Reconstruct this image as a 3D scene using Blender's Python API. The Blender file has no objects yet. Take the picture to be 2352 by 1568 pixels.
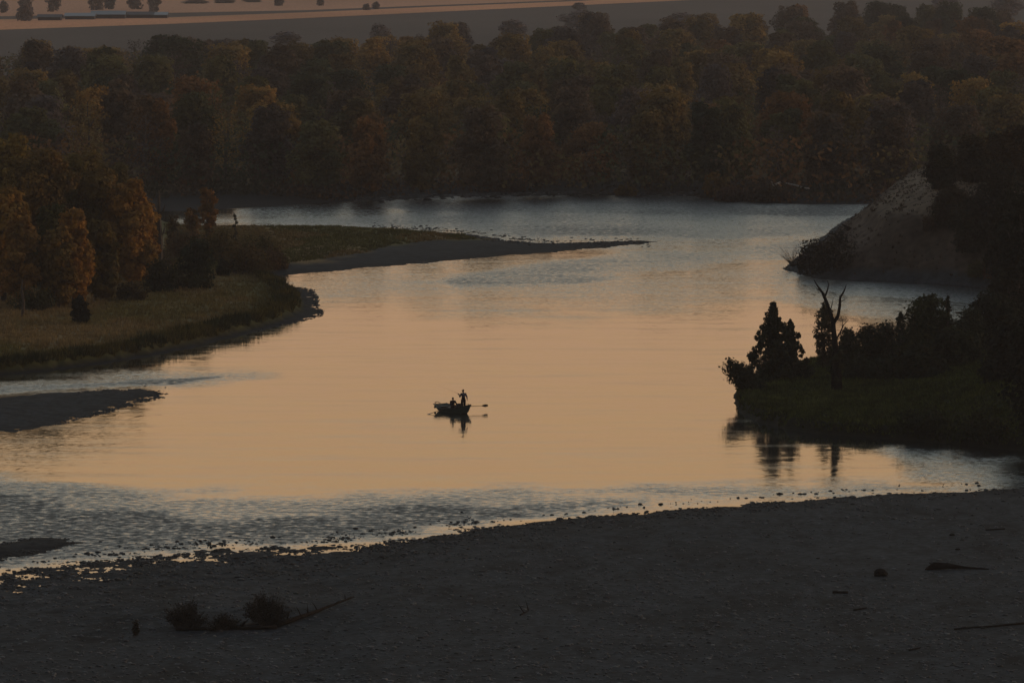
import bpy, math, random
import numpy as np
from mathutils import Vector, Matrix
sc = bpy.context.scene
R = math.radians

# ---------------------------------------------------------------- camera
H = 42.0                      # camera height above the river, metres
FD = 13067.0                  # focal length measured on a 2352 wide frame
HOR = -176.0                  # row of the horizon on that frame
PITCH = math.atan((784.0 - HOR) / FD)
cam_d = bpy.data.cameras.new('camera')
cam_d.sensor_width = 36.0
cam_d.lens = FD / 2352.0 * 36.0
cam_d.clip_start = 1.0
cam_d.clip_end = 30000.0
cam = bpy.data.objects.new('camera', cam_d)
sc.collection.objects.link(cam)
cam.location = (0, 0, H)
cam.rotation_euler = (R(90) - PITCH, 0, 0)
sc.camera = cam

# ---------------------------------------------------------------- dusk sky
SUN_EL, SUN_AZ = 9.0, 74.0    # afterglow ahead and to the right (azimuth from +Y towards +X)
w = bpy.data.worlds.new('World'); sc.world = w; w.use_nodes = True
nt = w.node_tree; nt.nodes.clear()
def N(nt, t, **kw):
    n = nt.nodes.new(t)
    for k, v in kw.items():
        setattr(n, k, v)
    return n
def ramp(nt, stops):
    r = nt.nodes.new('ShaderNodeValToRGB')
    el = r.color_ramp.elements
    while len(el) > 1: el.remove(el[-1])
    el[0].position = stops[0][0]; el[0].color = (*stops[0][1], 1)
    for p, c in stops[1:]:
        e = el.new(p); e.color = (*c, 1)
    return r
tc = N(nt, 'ShaderNodeTexCoord'); sx = N(nt, 'ShaderNodeSeparateXYZ')
nt.links.new(tc.outputs['Generated'], sx.inputs[0])
asn = N(nt, 'ShaderNodeMath', operation='ARCSINE'); nt.links.new(sx.outputs['Z'], asn.inputs[0])
dv = N(nt, 'ShaderNodeMath', operation='DIVIDE'); dv.inputs[1].default_value = math.pi / 2
nt.links.new(asn.outputs[0], dv.inputs[0])
front = ramp(nt, [(0.0, (.56, .33, .20)), (.042, (.68, .405, .235)), (.062, (.76, .455, .215)), (.085, (.76, .55, .335)), (.115, (.87, .78, .60)),
                  (.16, (.77, .84, .75)), (.25, (.47, .575, .63)), (.42, (.21, .265, .335)), (1.0, (.085, .10, .13))])
back = ramp(nt, [(0.0, (.15, .125, .105)), (.1, (.17, .145, .12)), (.3, (.13, .135, .14)), (1.0, (.085, .10, .13))])
nt.links.new(dv.outputs[0], front.inputs[0]); nt.links.new(dv.outputs[0], back.inputs[0])
az = N(nt, 'ShaderNodeMapRange', interpolation_type='SMOOTHSTEP'); az.inputs[1].default_value = -0.35; az.inputs[2].default_value = 0.85
nt.links.new(sx.outputs['Y'], az.inputs[0])
mx = N(nt, 'ShaderNodeMix', data_type='RGBA')
nt.links.new(az.outputs[0], mx.inputs[0]); nt.links.new(back.outputs[0], mx.inputs[6]); nt.links.new(front.outputs[0], mx.inputs[7])
sky = N(nt, 'ShaderNodeTexSky', sky_type='NISHITA'); sky.sun_disc = False
sky.sun_elevation = R(SUN_EL); sky.sun_rotation = R(SUN_AZ)
bg1 = N(nt, 'ShaderNodeBackground'); bg1.inputs[1].default_value = 1.0
bg2 = N(nt, 'ShaderNodeBackground'); bg2.inputs[1].default_value = 0.004
ad = N(nt, 'ShaderNodeAddShader'); wo = N(nt, 'ShaderNodeOutputWorld')
nt.links.new(mx.outputs[2], bg1.inputs[0]); nt.links.new(sky.outputs[0], bg2.inputs[0])
nt.links.new(bg1.outputs[0], ad.inputs[0]); nt.links.new(bg2.outputs[0], ad.inputs[1]); nt.links.new(ad.outputs[0], wo.inputs[0])

sl = bpy.data.lights.new('sun', 'SUN'); sl.energy = 0.8; sl.angle = R(14); sl.color = (1.0, .62, .34)
so = bpy.data.objects.new('sun', sl); sc.collection.objects.link(so)
sd_ = Vector((math.sin(R(SUN_AZ)) * math.cos(R(SUN_EL)), math.cos(R(SUN_AZ)) * math.cos(R(SUN_EL)), math.sin(R(SUN_EL))))
so.rotation_euler = sd_.to_track_quat('Z', 'Y').to_euler()
sl.specular_factor = 0.0

sc.view_settings.view_transform = 'Standard'; sc.view_settings.look = 'None'
sc.view_settings.exposure = 0.0; sc.view_settings.gamma = 1.0
sc.render.engine = 'CYCLES'
sc.cycles.max_bounces = 5; sc.cycles.diffuse_bounces = 2; sc.cycles.glossy_bounces = 3
sc.cycles.transmission_bounces = 2; sc.cycles.volume_bounces = 0; sc.cycles.transparent_max_bounces = 4
sc.cycles.caustics_reflective = False; sc.cycles.caustics_refractive = False
sc.cycles.use_denoising = True
sc.render.filter_size = 1.6 if hasattr(sc.render, 'filter_size') else 1.5

# ---------------------------------------------------------------- helpers
def G(px, py, z=0.0):
    """world point that the measured point (2352 wide frame) has on the level z"""
    dx = (px - 1176.0) / FD; dy = -(py - 784.0) / FD
    c, s = math.cos(PITCH), math.sin(PITCH)
    d = Vector((dx, c + dy * s, -s + dy * c))
    t = (z - H) / d.z
    return Vector((d.x * t, d.y * t, z))
def scale_at(py): return (py - HOR) / H        # frame pixels per metre

def hash2(ix, iy, seed):
    n = (ix.astype(np.int64) * 374761393 + iy.astype(np.int64) * 668265263 + seed * 1442695041) & 0xffffffff
    n = ((n ^ (n >> 13)) * 1274126177) & 0xffffffff
    n = n ^ (n >> 16)
    return (n & 0xffffff) / float(0xffffff)
def vnoise(x, y, seed=0):
    ix = np.floor(x); iy = np.floor(y); fx = x - ix; fy = y - iy
    fx = fx * fx * (3 - 2 * fx); fy = fy * fy * (3 - 2 * fy)
    a = hash2(ix, iy, seed); b = hash2(ix + 1, iy, seed); c = hash2(ix, iy + 1, seed); d = hash2(ix + 1, iy + 1, seed)
    return (a * (1 - fx) + b * fx) * (1 - fy) + (c * (1 - fx) + d * fx) * fy
def fbm(x, y, octs=4, seed=0):
    v = 0; a = .5; t = 0
    for k in range(octs):
        v = v + a * vnoise(x * 2 ** k, y * 2 ** k, seed + k * 17); t += a; a *= .5
    return v / t - .5
def sdist(x, y, poly):
    """signed distance (inside positive) of many points to a polygon"""
    P = np.asarray(poly); Q = np.roll(P, -1, axis=0)
    best = np.full(x.shape, 1e18); inside = np.zeros(x.shape, bool)
    for (ax, ay), (bx, by) in zip(P, Q):
        ex, ey = bx - ax, by - ay
        L = ex * ex + ey * ey
        if L < 1e-9: continue
        t = np.clip(((x - ax) * ex + (y - ay) * ey) / L, 0, 1)
        best = np.minimum(best, (x - ax - t * ex) ** 2 + (y - ay - t * ey) ** 2)
        c = (ay > y) != (by > y)
        with np.errstate(divide='ignore', invalid='ignore'):
            xi = ex * (y - ay) / (ey if ey != 0 else 1e-12) + ax
        inside ^= c & (x < xi)
    d = np.sqrt(best)
    return np.where(inside, d, -d)
def smooth(a, b, v):
    t = np.clip((v - a) / (b - a), 0, 1); return t * t * (3 - 2 * t)

def tag(o, label=None, cat=None, group=None, kind=None):
    if label: o['label'] = label
    if cat: o['category'] = cat
    if group: o['group'] = group
    if kind: o['kind'] = kind
    return o
def new_mesh(name, V, F, mat=None, tint=None, smooth_=False):
    """V (n,3) array, F (m,k) array or list of faces"""
    me = bpy.data.meshes.new(name)
    V = np.asarray(V, dtype=np.float32)
    if isinstance(F, np.ndarray):
        k = F.shape[1]; m = F.shape[0]
        me.vertices.add(len(V)); me.vertices.foreach_set('co', V.ravel())
        me.loops.add(m * k); me.loops.foreach_set('vertex_index', F.ravel().astype(np.int32))
        me.polygons.add(m)
        me.polygons.foreach_set('loop_start', np.arange(0, m * k, k, dtype=np.int32))
        me.polygons.foreach_set('loop_total', np.full(m, k, dtype=np.int32))
        me.update(calc_edges=True)
    else:
        me.from_pydata([tuple(map(float, v)) for v in V], [], F); me.update()
    if tint is not None:
        a = me.color_attributes.new('tint', 'FLOAT_COLOR', 'POINT')
        T = np.ones((len(V), 4), np.float32); T[:, :3] = np.asarray(tint, np.float32).reshape(len(V), -1)
        a.data.foreach_set('color', T.ravel())
    if smooth_: me.polygons.foreach_set('use_smooth', np.ones(len(me.polygons), bool))
    if mat: me.materials.append(mat)
    me.validate()
    return me
def link(name, me, parent=None, loc=None):
    o = bpy.data.objects.new(name, me); sc.collection.objects.link(o)
    if parent is not None: o.parent = parent
    if loc is not None: o.location = loc
    return o

# ---------------------------------------------------------------- materials
def mat_base(name, rough=.9, spec=.2):
    m = bpy.data.materials.new(name); m.use_nodes = True
    b = m.node_tree.nodes['Principled BSDF']
    b.inputs['Roughness'].default_value = rough; b.inputs['Specular IOR Level'].default_value = spec
    return m, m.node_tree, b
def tint_mat(name, rough=.95, spec=.05, nscale=1.0, namp=.35, translucent=0.0, objcol=False, col=(1, 1, 1)):
    """vertex tint x noise (x object colour)"""
    m, t, b = mat_base(name, rough, spec)
    a = N(t, 'ShaderNodeAttribute', attribute_name='tint')
    g = N(t, 'ShaderNodeNewGeometry'); no = N(t, 'ShaderNodeTexNoise'); no.inputs['Scale'].default_value = nscale; no.inputs['Detail'].default_value = 4
    t.links.new(g.outputs['Position'], no.inputs['Vector'])
    mr = N(t, 'ShaderNodeMapRange'); mr.inputs[1].default_value = .3; mr.inputs[2].default_value = .7
    mr.inputs[3].default_value = 1 - namp; mr.inputs[4].default_value = 1 + namp
    t.links.new(no.outputs[0], mr.inputs[0])
    v = N(t, 'ShaderNodeVectorMath', operation='SCALE'); t.links.new(a.outputs['Color'], v.inputs[0]); t.links.new(mr.outputs[0], v.inputs['Scale'])
    v2 = N(t, 'ShaderNodeVectorMath', operation='MULTIPLY'); t.links.new(v.outputs[0], v2.inputs[0]); v2.inputs[1].default_value = col
    last = v2
    if objcol:
        oi = N(t, 'ShaderNodeObjectInfo')
        v3 = N(t, 'ShaderNodeVectorMath', operation='MULTIPLY'); t.links.new(v2.outputs[0], v3.inputs[0]); t.links.new(oi.outputs['Color'], v3.inputs[1]); last = v3
    t.links.new(last.outputs[0], b.inputs['Base Color'])
    if translucent > 0:
        tr = N(t, 'ShaderNodeBsdfTranslucent'); t.links.new(last.outputs[0], tr.inputs[0])
        mi = N(t, 'ShaderNodeMixShader'); mi.inputs[0].default_value = translucent
        out = [n for n in t.nodes if n.type == 'OUTPUT_MATERIAL'][0]
        t.links.new(b.outputs[0], mi.inputs[1]); t.links.new(tr.outputs[0], mi.inputs[2]); t.links.new(mi.outputs[0], out.inputs[0])
    return m
def plain(name, col, rough=.8, spec=.2, namp=.15, nscale=4):
    m, t, b = mat_base(name, rough, spec)
    no = N(t, 'ShaderNodeTexNoise'); no.inputs['Scale'].default_value = nscale; no.inputs['Detail'].default_value = 3
    g = N(t, 'ShaderNodeTexCoord'); t.links.new(g.outputs['Object'], no.inputs['Vector'])
    r = ramp(t, [(.3, tuple(c * (1 - namp) for c in col)), (.7, tuple(c * (1 + namp) for c in col))])
    t.links.new(no.outputs[0], r.inputs[0]); t.links.new(r.outputs[0], b.inputs['Base Color'])
    return m
M_ground = tint_mat('ground_cover', nscale=.9, namp=.35)
M_gravel = tint_mat('gravel', nscale=2.2, namp=.55)
M_stone = tint_mat('stone', rough=.75, spec=.25, nscale=6, namp=.3)
M_leaf = tint_mat('leaves', nscale=3, namp=.25, translucent=.22, objcol=True)
M_needle = tint_mat('juniper_needles', nscale=4, namp=.3, translucent=.05, objcol=True)
M_grass = tint_mat('grass_blades', nscale=.4, namp=.3, translucent=.2)
M_bark = plain('bark', (.075, .06, .05), namp=.35, nscale=5)
M_dead = plain('bleached_wood', (.30, .27, .24), namp=.3, nscale=3)
M_darkwood = plain('wet_driftwood', (.020, .017, .015), rough=1, spec=.0, namp=.4, nscale=3)

# ---------------------------------------------------------------- land
def land(name, polyD, hfun, tfun, mat, zref=0.0, rows=1.6, cols=4.5, margin=2.5, edge=(.5, .12), seed=1, world_poly=None, xlim=(-260, 2612), ylim=None):
    """height field of one piece of land, finest where it is nearest; polyD = its waterline"""
    P = [tuple(G(px, py, zref)[:2]) for px, py in polyD] if world_poly is None else world_poly
    A = np.array(P)
    ys = [py for _, py in polyD]
    y0, y1 = (max(min(ys) - 12, HOR + 12), max(ys) + 12) if ylim is None else ylim
    xs = [px for px, _ in polyD]; xa = min(xs) - 15; xb = max(xs) + 15; x0 = max(xa, xlim[0]); x1 = min(xb, xlim[1])
    nr = int((y1 - y0) / rows) + 2; nc = int((x1 - x0) / cols) + 2
    px_ = np.linspace(x0, x1, nc)             # fine where the photograph looks, coarser on to the sides
    if xa < x0 - 20: px_ = np.concatenate([np.linspace(xa, x0, max(6, int((x0 - xa) / 30)))[:-1], px_])
    if xb > x1 + 20: px_ = np.concatenate([px_, np.linspace(x1, xb, max(6, int((xb - x1) / 30)))[1:]])
    nc = len(px_)
    inv = np.linspace(y1 - HOR, y0 - HOR, nr)
    D = FD * H / inv                                   # distances along the ground
    ang = (px_ - 1176) / FD
    X = D[:, None] * ang[None, :]; Y = np.repeat((D * math.cos(0))[:, None], nc, 1)
    sdv = sdist(X.ravel(), Y.ravel(), A).reshape(X.shape)
    sdv = sdv + edge[0] * 2 * fbm(X * .12, Y * .12, 4, seed) + edge[1] * 2 * fbm(X * .9, Y * .9, 3, seed + 5)
    Z = hfun(X, Y, sdv); T = tfun(X, Y, sdv)
    keep_v = sdv > -margin
    idx = -np.ones(X.shape, int)
    kf = keep_v[:-1, :-1] | keep_v[1:, :-1] | keep_v[:-1, 1:] | keep_v[1:, 1:]
    used = np.zeros(X.shape, bool)
    used[:-1, :-1] |= kf; used[1:, :-1] |= kf; used[:-1, 1:] |= kf; used[1:, 1:] |= kf
    idx[used] = np.arange(used.sum())
    V = np.stack([X[used], Y[used], Z[used]], 1)
    a, b, c, d = idx[:-1, :-1][kf], idx[:-1, 1:][kf], idx[1:, 1:][kf], idx[1:, :-1][kf]
    F = np.stack([a, b, c, d], 1)
    o = link(name, new_mesh(name, V, F, mat, T[used], True)); o['kind'] = 'structure'
    return o, A

def col(*c): return np.array(c, float)
def blend(a, b, f): return a * (1 - f[..., None]) + b * f[..., None]
GRAV = col(.026, .030, .034); GRAVW = col(.015, .016, .018)
STRAW = col(.225, .155, .070); OLIVE = col(.115, .105, .032); DKGRASS = col(.032, .034, .014)

# riverbed and far ground: one sheet to the horizon under everything
bed = link('riverbed', new_mesh('riverbed', [(-3000, 50, -1.6), (3000, 50, -1.6), (3000, 6500, -1.6), (-3000, 6500, -1.6)], np.array([[0, 1, 2, 3]]), plain('mud', (.05, .045, .04), nscale=.2))); bed['kind'] = 'structure'

# --- foreground gravel beach
BEACH = [(-4500, 1500), (-700, 1385), (-100, 1330), (0, 1316), (110, 1303), (250, 1288), (380, 1277), (480, 1268), (580, 1262), (680, 1258), (780, 1256), (860, 1250), (930, 1240),
         (1000, 1231), (1100, 1216), (1200, 1205), (1300, 1193), (1400, 1184), (1500, 1176), (1600, 1168), (1700, 1160), (1800, 1151), (1900, 1143),
         (2000, 1136), (2150, 1130), (2352, 1121), (3000, 1105), (6500, 1080), (7000, 2300), (-4800, 2300)]
def beach_flat(X, Y):            # the flooded, puddled strip of the beach (left two fifths of the shore)
    u = X / Y * FD + 1176
    return smooth(1250, 650, u)
def beach_h(X, Y, s):
    fl = beach_flat(X, Y)
    n = fbm(X * .55, Y * .55, 4, 3) * .22 + fbm(X * 2.2, Y * 1.3, 2, 9) * .10
    slope = .045 * (1 - fl) + .009 * fl
    base = np.where(s > 0, np.minimum(s * slope, .35 + s * .012), s * .05)
    near = np.clip(1.1 - s / 55, .35, 1)
    u = X / Y * FD + 1176
    hump = .5 * np.exp(-((u - 520) / 300) ** 2 - ((Y - G(0, 1415)[1]) / 9) ** 2)
    return base + n * near * (.45 + .55 * fl) + fbm(X * .05, Y * .05, 3, 21) * .3 * smooth(6, 30, s) + hump
def beach_t(X, Y, s):
    f = smooth(-1, 9, s) * .85 + .15
    c = blend(GRAVW, GRAV, f)
    m = 1 + fbm(X * .12, Y * .05, 4, 31) * .4 + fbm(X * 1.2, Y * .5, 3, 33) * 1.2 - .35 * smooth(.10, .2, fbm(X * .25, Y * .09, 4, 39))
    return c * m[..., None]
beach, BEACH_W = land('gravel_beach', BEACH, beach_h, beach_t, M_gravel, rows=1.5, cols=3.6, edge=(.9, .3), seed=4, ylim=(1060, 1760))

def bar_h(k=.03, top=.5, rough=.12):
    def f(X, Y, s):
        return np.where(s > 0, np.minimum(s * k, top), s * .08) + fbm(X * .8, Y * .5, 4, 5) * rough
    return f
def bar_t(X, Y, s):
    c = blend(GRAVW, GRAV * .9, smooth(-1, 4, s) * .8 + .2)
    return c * (1 + fbm(X * .9, Y * .4, 3, 35) * .9)[..., None]
LBAR = [(-2500, 950), (-300, 925), (-100, 921), (0, 915), (100, 904), (180, 899), (250, 896), (320, 893), (362, 898), (385, 906), (350, 914), (322, 922), (280, 934), (245, 946), (200, 957), (130, 972), (60, 987), (0, 1000), (-100, 1018), (-300, 1060), (-2500, 1190)]
LBAR_o, LBAR_W = land('left_gravel_bar', LBAR, bar_h(.035, .40, .2), bar_t, M_gravel, rows=1.2, cols=4, edge=(.5, .7), seed=8)
SBAR = [(-1500, 1290), (-300, 1258), (-60, 1256), (0, 1250), (50, 1240), (110, 1234), (150, 1238), (172, 1246), (150, 1256), (90, 1268), (0, 1285), (-100, 1300), (-300, 1325), (-1500, 1340)]
SBAR_o, SBAR_W = land('small_dark_bar', SBAR, bar_h(.09, .4, .25), lambda X, Y, s: bar_t(X, Y, s) * .7, M_gravel, rows=1.1, cols=3, edge=(.3, .2), seed=9)

# --- grassy point on the left
MEADOW = [(-4500, 950), (-1500, 905), (-300, 884), (-100, 872), (0, 862), (100, 853), (230, 836), (330, 820), (450, 796), (560, 770), (640, 750), (700, 736), (742, 722), (728, 702),
          (726, 682), (712, 663), (655, 657), (615, 634), (560, 600), (500, 570), (430, 530), (300, 500), (-300, 490), (-1500, 480), (-4500, 470)]
GRASSLINE = [(-4500, 945), (-1500, 899), (-300, 878), (-100, 868), (0, 858), (100, 849), (230, 831), (330, 815), (450, 790), (560, 762), (640, 740), (690, 715), (690, 690), (665, 672), (640, 652), (590, 630),
             (545, 600), (500, 570), (430, 530), (300, 500), (-300, 490), (-1500, 480), (-4500, 470)]
GRASS_W = np.array([tuple(G(*p)[:2]) for p in GRASSLINE])
def meadow_h(X, Y, s):
    g = sdist(X.ravel(), Y.ravel(), GRASS_W).reshape(X.shape)
    lip = .75 * smooth(-.6, .9, g + fbm(X * .8, Y * .8, 3, 41) * 1.6)
    return np.where(s > 0, np.minimum(s * .035, .28), s * .1) + lip + np.clip(g, 0, 40) * .012 + fbm(X * .15, Y * .15, 4, 42) * .35 * smooth(0, 6, g) + fbm(X * 1.5, Y * .8, 3, 44) * .12
def meadow_t(X, Y, s):
    g = sdist(X.ravel(), Y.ravel(), GRASS_W).reshape(X.shape)
    n = smooth(-.16, .16, fbm(X * .10, Y * .03, 4, 45))
    grass = blend(STRAW * .85, OLIVE, n * .75)
    edge = np.exp(-(g / 7.0) ** 2)
    grass = blend(grass, DKGRASS + col(.01, .012, 0), edge * .8)
    c = blend(GRAVW * .9, GRAV * .8, smooth(0, 4, s))
    return blend(c, grass, smooth(-.5, .5, g + fbm(X * .8, Y * .8, 3, 41) * 1.6))
MEADOW_o, MEADOW_W = land('grassy_point', MEADOW, meadow_h, meadow_t, M_ground, rows=1.3, cols=4.5, edge=(.5, .45), seed=12)

# --- long bar in the middle
MBAR = [(250, 640), (500, 636), (615, 633), (700, 630), (762, 624), (850, 615), (950, 606), (1050, 597), (1150, 588), (1250, 580), (1340, 573), (1420, 566), (1470, 560), (1512, 555),
        (1470, 554), (1400, 555), (1300, 559), (1220, 560), (1160, 553), (1120, 546), (1050, 538), (970, 531), (850, 526), (700, 524), (560, 524), (430, 525), (250, 530)]
MGRASS = [(250, 650), (500, 640), (600, 624), (660, 614), (760, 602), (850, 588), (900, 572), (1010, 560), (1110, 552), (1060, 542), (950, 533), (850, 529), (700, 527), (560, 527), (250, 530)]
MGRASS_W = np.array([tuple(G(*p)[:2]) for p in MGRASS])
def mbar_h(X, Y, s):
    g = sdist(X.ravel(), Y.ravel(), MGRASS_W).reshape(X.shape)
    return np.where(s > 0, np.minimum(s * .05, .5), s * .1) + .35 * smooth(0, 10, g) + fbm(X * .7, Y * .4, 4, 51) * .14
def mbar_t(X, Y, s):
    g = sdist(X.ravel(), Y.ravel(), MGRASS_W).reshape(X.shape)
    n = smooth(-.12, .12, fbm(X * .10 + 4, Y * .025, 4, 52))
    grass = blend(STRAW * .8, OLIVE * .85, n)
    c = blend(GRAVW * .9, GRAV * .8, smooth(-.5, 6, s)) * (1 + fbm(X * .9, Y * .3, 3, 36) * .6)[..., None]
    return blend(c, grass, smooth(-2, 4, g + fbm(X * .2, Y * .1, 3, 54) * 14))
MBAR_o, MBAR_W = land('middle_gravel_bar', MBAR, mbar_h, mbar_t, M_ground, rows=1.0, cols=4, edge=(1.2, 1.3), seed=15)

# --- far bank with the wood on it, and the plain beyond
FAR = [(-6000, 520), (-2500, 495), (200, 492), (380, 486), (500, 482), (640, 471), (750, 466), (900, 455), (1000, 449), (1200, 444), (1400, 442), (1590, 444), (1602, 452), (1650, 459),
       (1750, 467), (1850, 470), (2000, 469), (2200, 474), (4000, 500), (8000, 520), (9000, -60), (-6500, -60)]
def far_h(X, Y, s):
    return np.where(s > 0, np.minimum(s * .05, 1.5), s * .1) + (fbm(X * .3, Y * .12, 4, 61) * .5 * smooth(0, 15, s) + fbm(X * 1.2, Y * .8, 3, 62) * .1) * smooth(600, 400, s)
SHOREROW = 455
def far_t(X, Y, s):
    c = blend(GRAVW * .8, GRAV * .4, smooth(0, 15, s))
    dry = STRAW * .45 * (1 + fbm(X * .3, Y * .05, 3, 64) * .8)[..., None]
    c = blend(c, dry, smooth(18, 34, s + fbm(X * .2, Y * .1, 3, 65) * 14))
    sage = col(.075, .062, .055)[None, None] * (1 + fbm(X * .02, Y * .006, 4, 66) * .5)[..., None]
    return blend(c, sage, smooth(380, 520, s))
FAR_o, FAR_W = land('far_bank', FAR, far_h, far_t, M_ground, rows=1.8, cols=14, edge=(2.0, .8), seed=18, margin=6, ylim=(-60, 525), xlim=(-700, 3050))

# stubble field strips on the far terrace
def strip(name, polyD, c, z=1.56, m=None):
    P = [G(px, py, z) for px, py in polyD]
    n = len(P) // 2
    V = []; F = []; T = []
    top = P[:n]; bot = P[n:][::-1]
    K = 14; J = 6
    pts = []
    for k in range((n - 1) * K + 1):
        i = min(k // K, n - 2); f = k / K - i
        a = top[i].lerp(top[i + 1], f); b = bot[i].lerp(bot[i + 1], f)
        for j in range(J + 1):
            p = a.lerp(b, j / J); V.append(p)
    nk = (n - 1) * K
    for k in range(nk):
        for j in range(J):
            q = k * (J + 1) + j; F.append((q, q + 1, q + J + 2, q + J + 1))
    V = np.array([tuple(v) for v in V])
    t = np.array(c)[None] * (1 + fbm(V[:, 0] * .01, V[:, 1] * .004, 4, 71)[:, None] * .7)
    o = link(name, new_mesh(name, V, np.array(F), m or M_ground, t)); o['kind'] = 'structure'; return o
strip('stubble_field', [(-700, 74), (-200, 54), (0, 45), (400, 40), (700, 29), (1000, 16), (1300, 4), (1640, -12), (1640, -2), (1300, 14), (1000, 28), (700, 42), (400, 55), (0, 69), (-200, 78), (-700, 100)], (.60, .28, .145))
strip('upper_field', [(-900, -60), (0, -60), (700, -60), (1200, -60), (1700, -60), (1640, -14), (1300, 1), (700, 24), (0, 38), (-900, 66)], (.50, .26, .155))

# --- bluff on the right
BLUFF = [(1800, 617), (1830, 628), (1880, 640), (1960, 646), (2060, 650), (2160, 655), (2260, 664), (2352, 672), (5500, 760), (5600, 430), (2060, 474), (2000, 482), (1955, 497), (1918, 520), (1885, 548), (1852, 575), (1820, 600)]
def bluff_h(X, Y, s):
    u = X / Y * FD + 1176
    gul = fbm(X * .35 + Y * .05, Y * .05, 4, 81)
    s2 = np.clip(s + gul * 1.6, -10, 99)
    h = np.where(s2 < 1.6, s2 * .16, .26 + (s2 - 1.6) * .80)
    h = np.where(h > 7.0, 7.0 + (h - 7.0) * .50, h)
    h = np.where(h > 9.6, 9.6 + (h - 9.6) * .25, h)
    return np.where(s > 0, np.minimum(h, 16), s * .3) + fbm(X * 1.1, Y * .35, 4, 82) * .32 * smooth(.5, 4, s)
def bluff_t(X, Y, s):
    dry = col(.066, .050, .038)[None, None] * (1 + fbm(X * .5, Y * .10, 4, 83) * 1.3)[..., None]
    c = blend(GRAVW * .9, GRAV * 1.35, smooth(0, .7, s)) * (1 + fbm(X * 1.4, Y * .6, 3, 84) * .8)[..., None]
    c = blend(c, dry, smooth(2.2, 3.6, s))
    return blend(c, col(.15, .115, .08)[None, None] + 0 * X[..., None], smooth(9, 12, s) * .7)
BLUFF_o, BLUFF_W = land('bluff', BLUFF, bluff_h, bluff_t, M_ground, rows=.8, cols=2.6, edge=(.35, .35), seed=22, ylim=(460, 690), xlim=(1700, 2800))

# --- wooded point on the right
POINT = [(1690, 905), (1690, 925), (1702, 948), (1740, 968), (1800, 985), (1880, 996), (2000, 1004), (2100, 1012), (2250, 1026), (2400, 1040), (5500, 1070), (5500, 720), (2400, 715), (2250, 738), (2150, 772), (2060, 800),
         (1960, 824), (1880, 842), (1800, 860), (1740, 876), (1704, 890)]
def point_h(X, Y, s):
    u = X / Y * FD + 1176
    return np.where(s > 0, 1.0 * smooth(-.1, .9, s) + np.clip(s - .8, 0, 30) * .055 + 2.0 * smooth(2050, 2400, u) * smooth(2, 16, s), s * .6) + fbm(X * .6, Y * .4, 4, 91) * .35 * smooth(0, 2, s)
def point_t(X, Y, s):
    g = blend(DKGRASS * .55, col(.032, .036, .011), smooth(-.1, .15, fbm(X * .4, Y * .15, 4, 92)))
    return blend(col(.02, .02, .014)[None, None] + 0 * X[..., None], g, smooth(.4, 1.4, s))
POINT_o, POINT_W = land('wooded_point', POINT, point_h, point_t, M_ground, rows=1.1, cols=3.2, edge=(.3, .25), seed=25, xlim=(1640, 2900))

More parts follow.
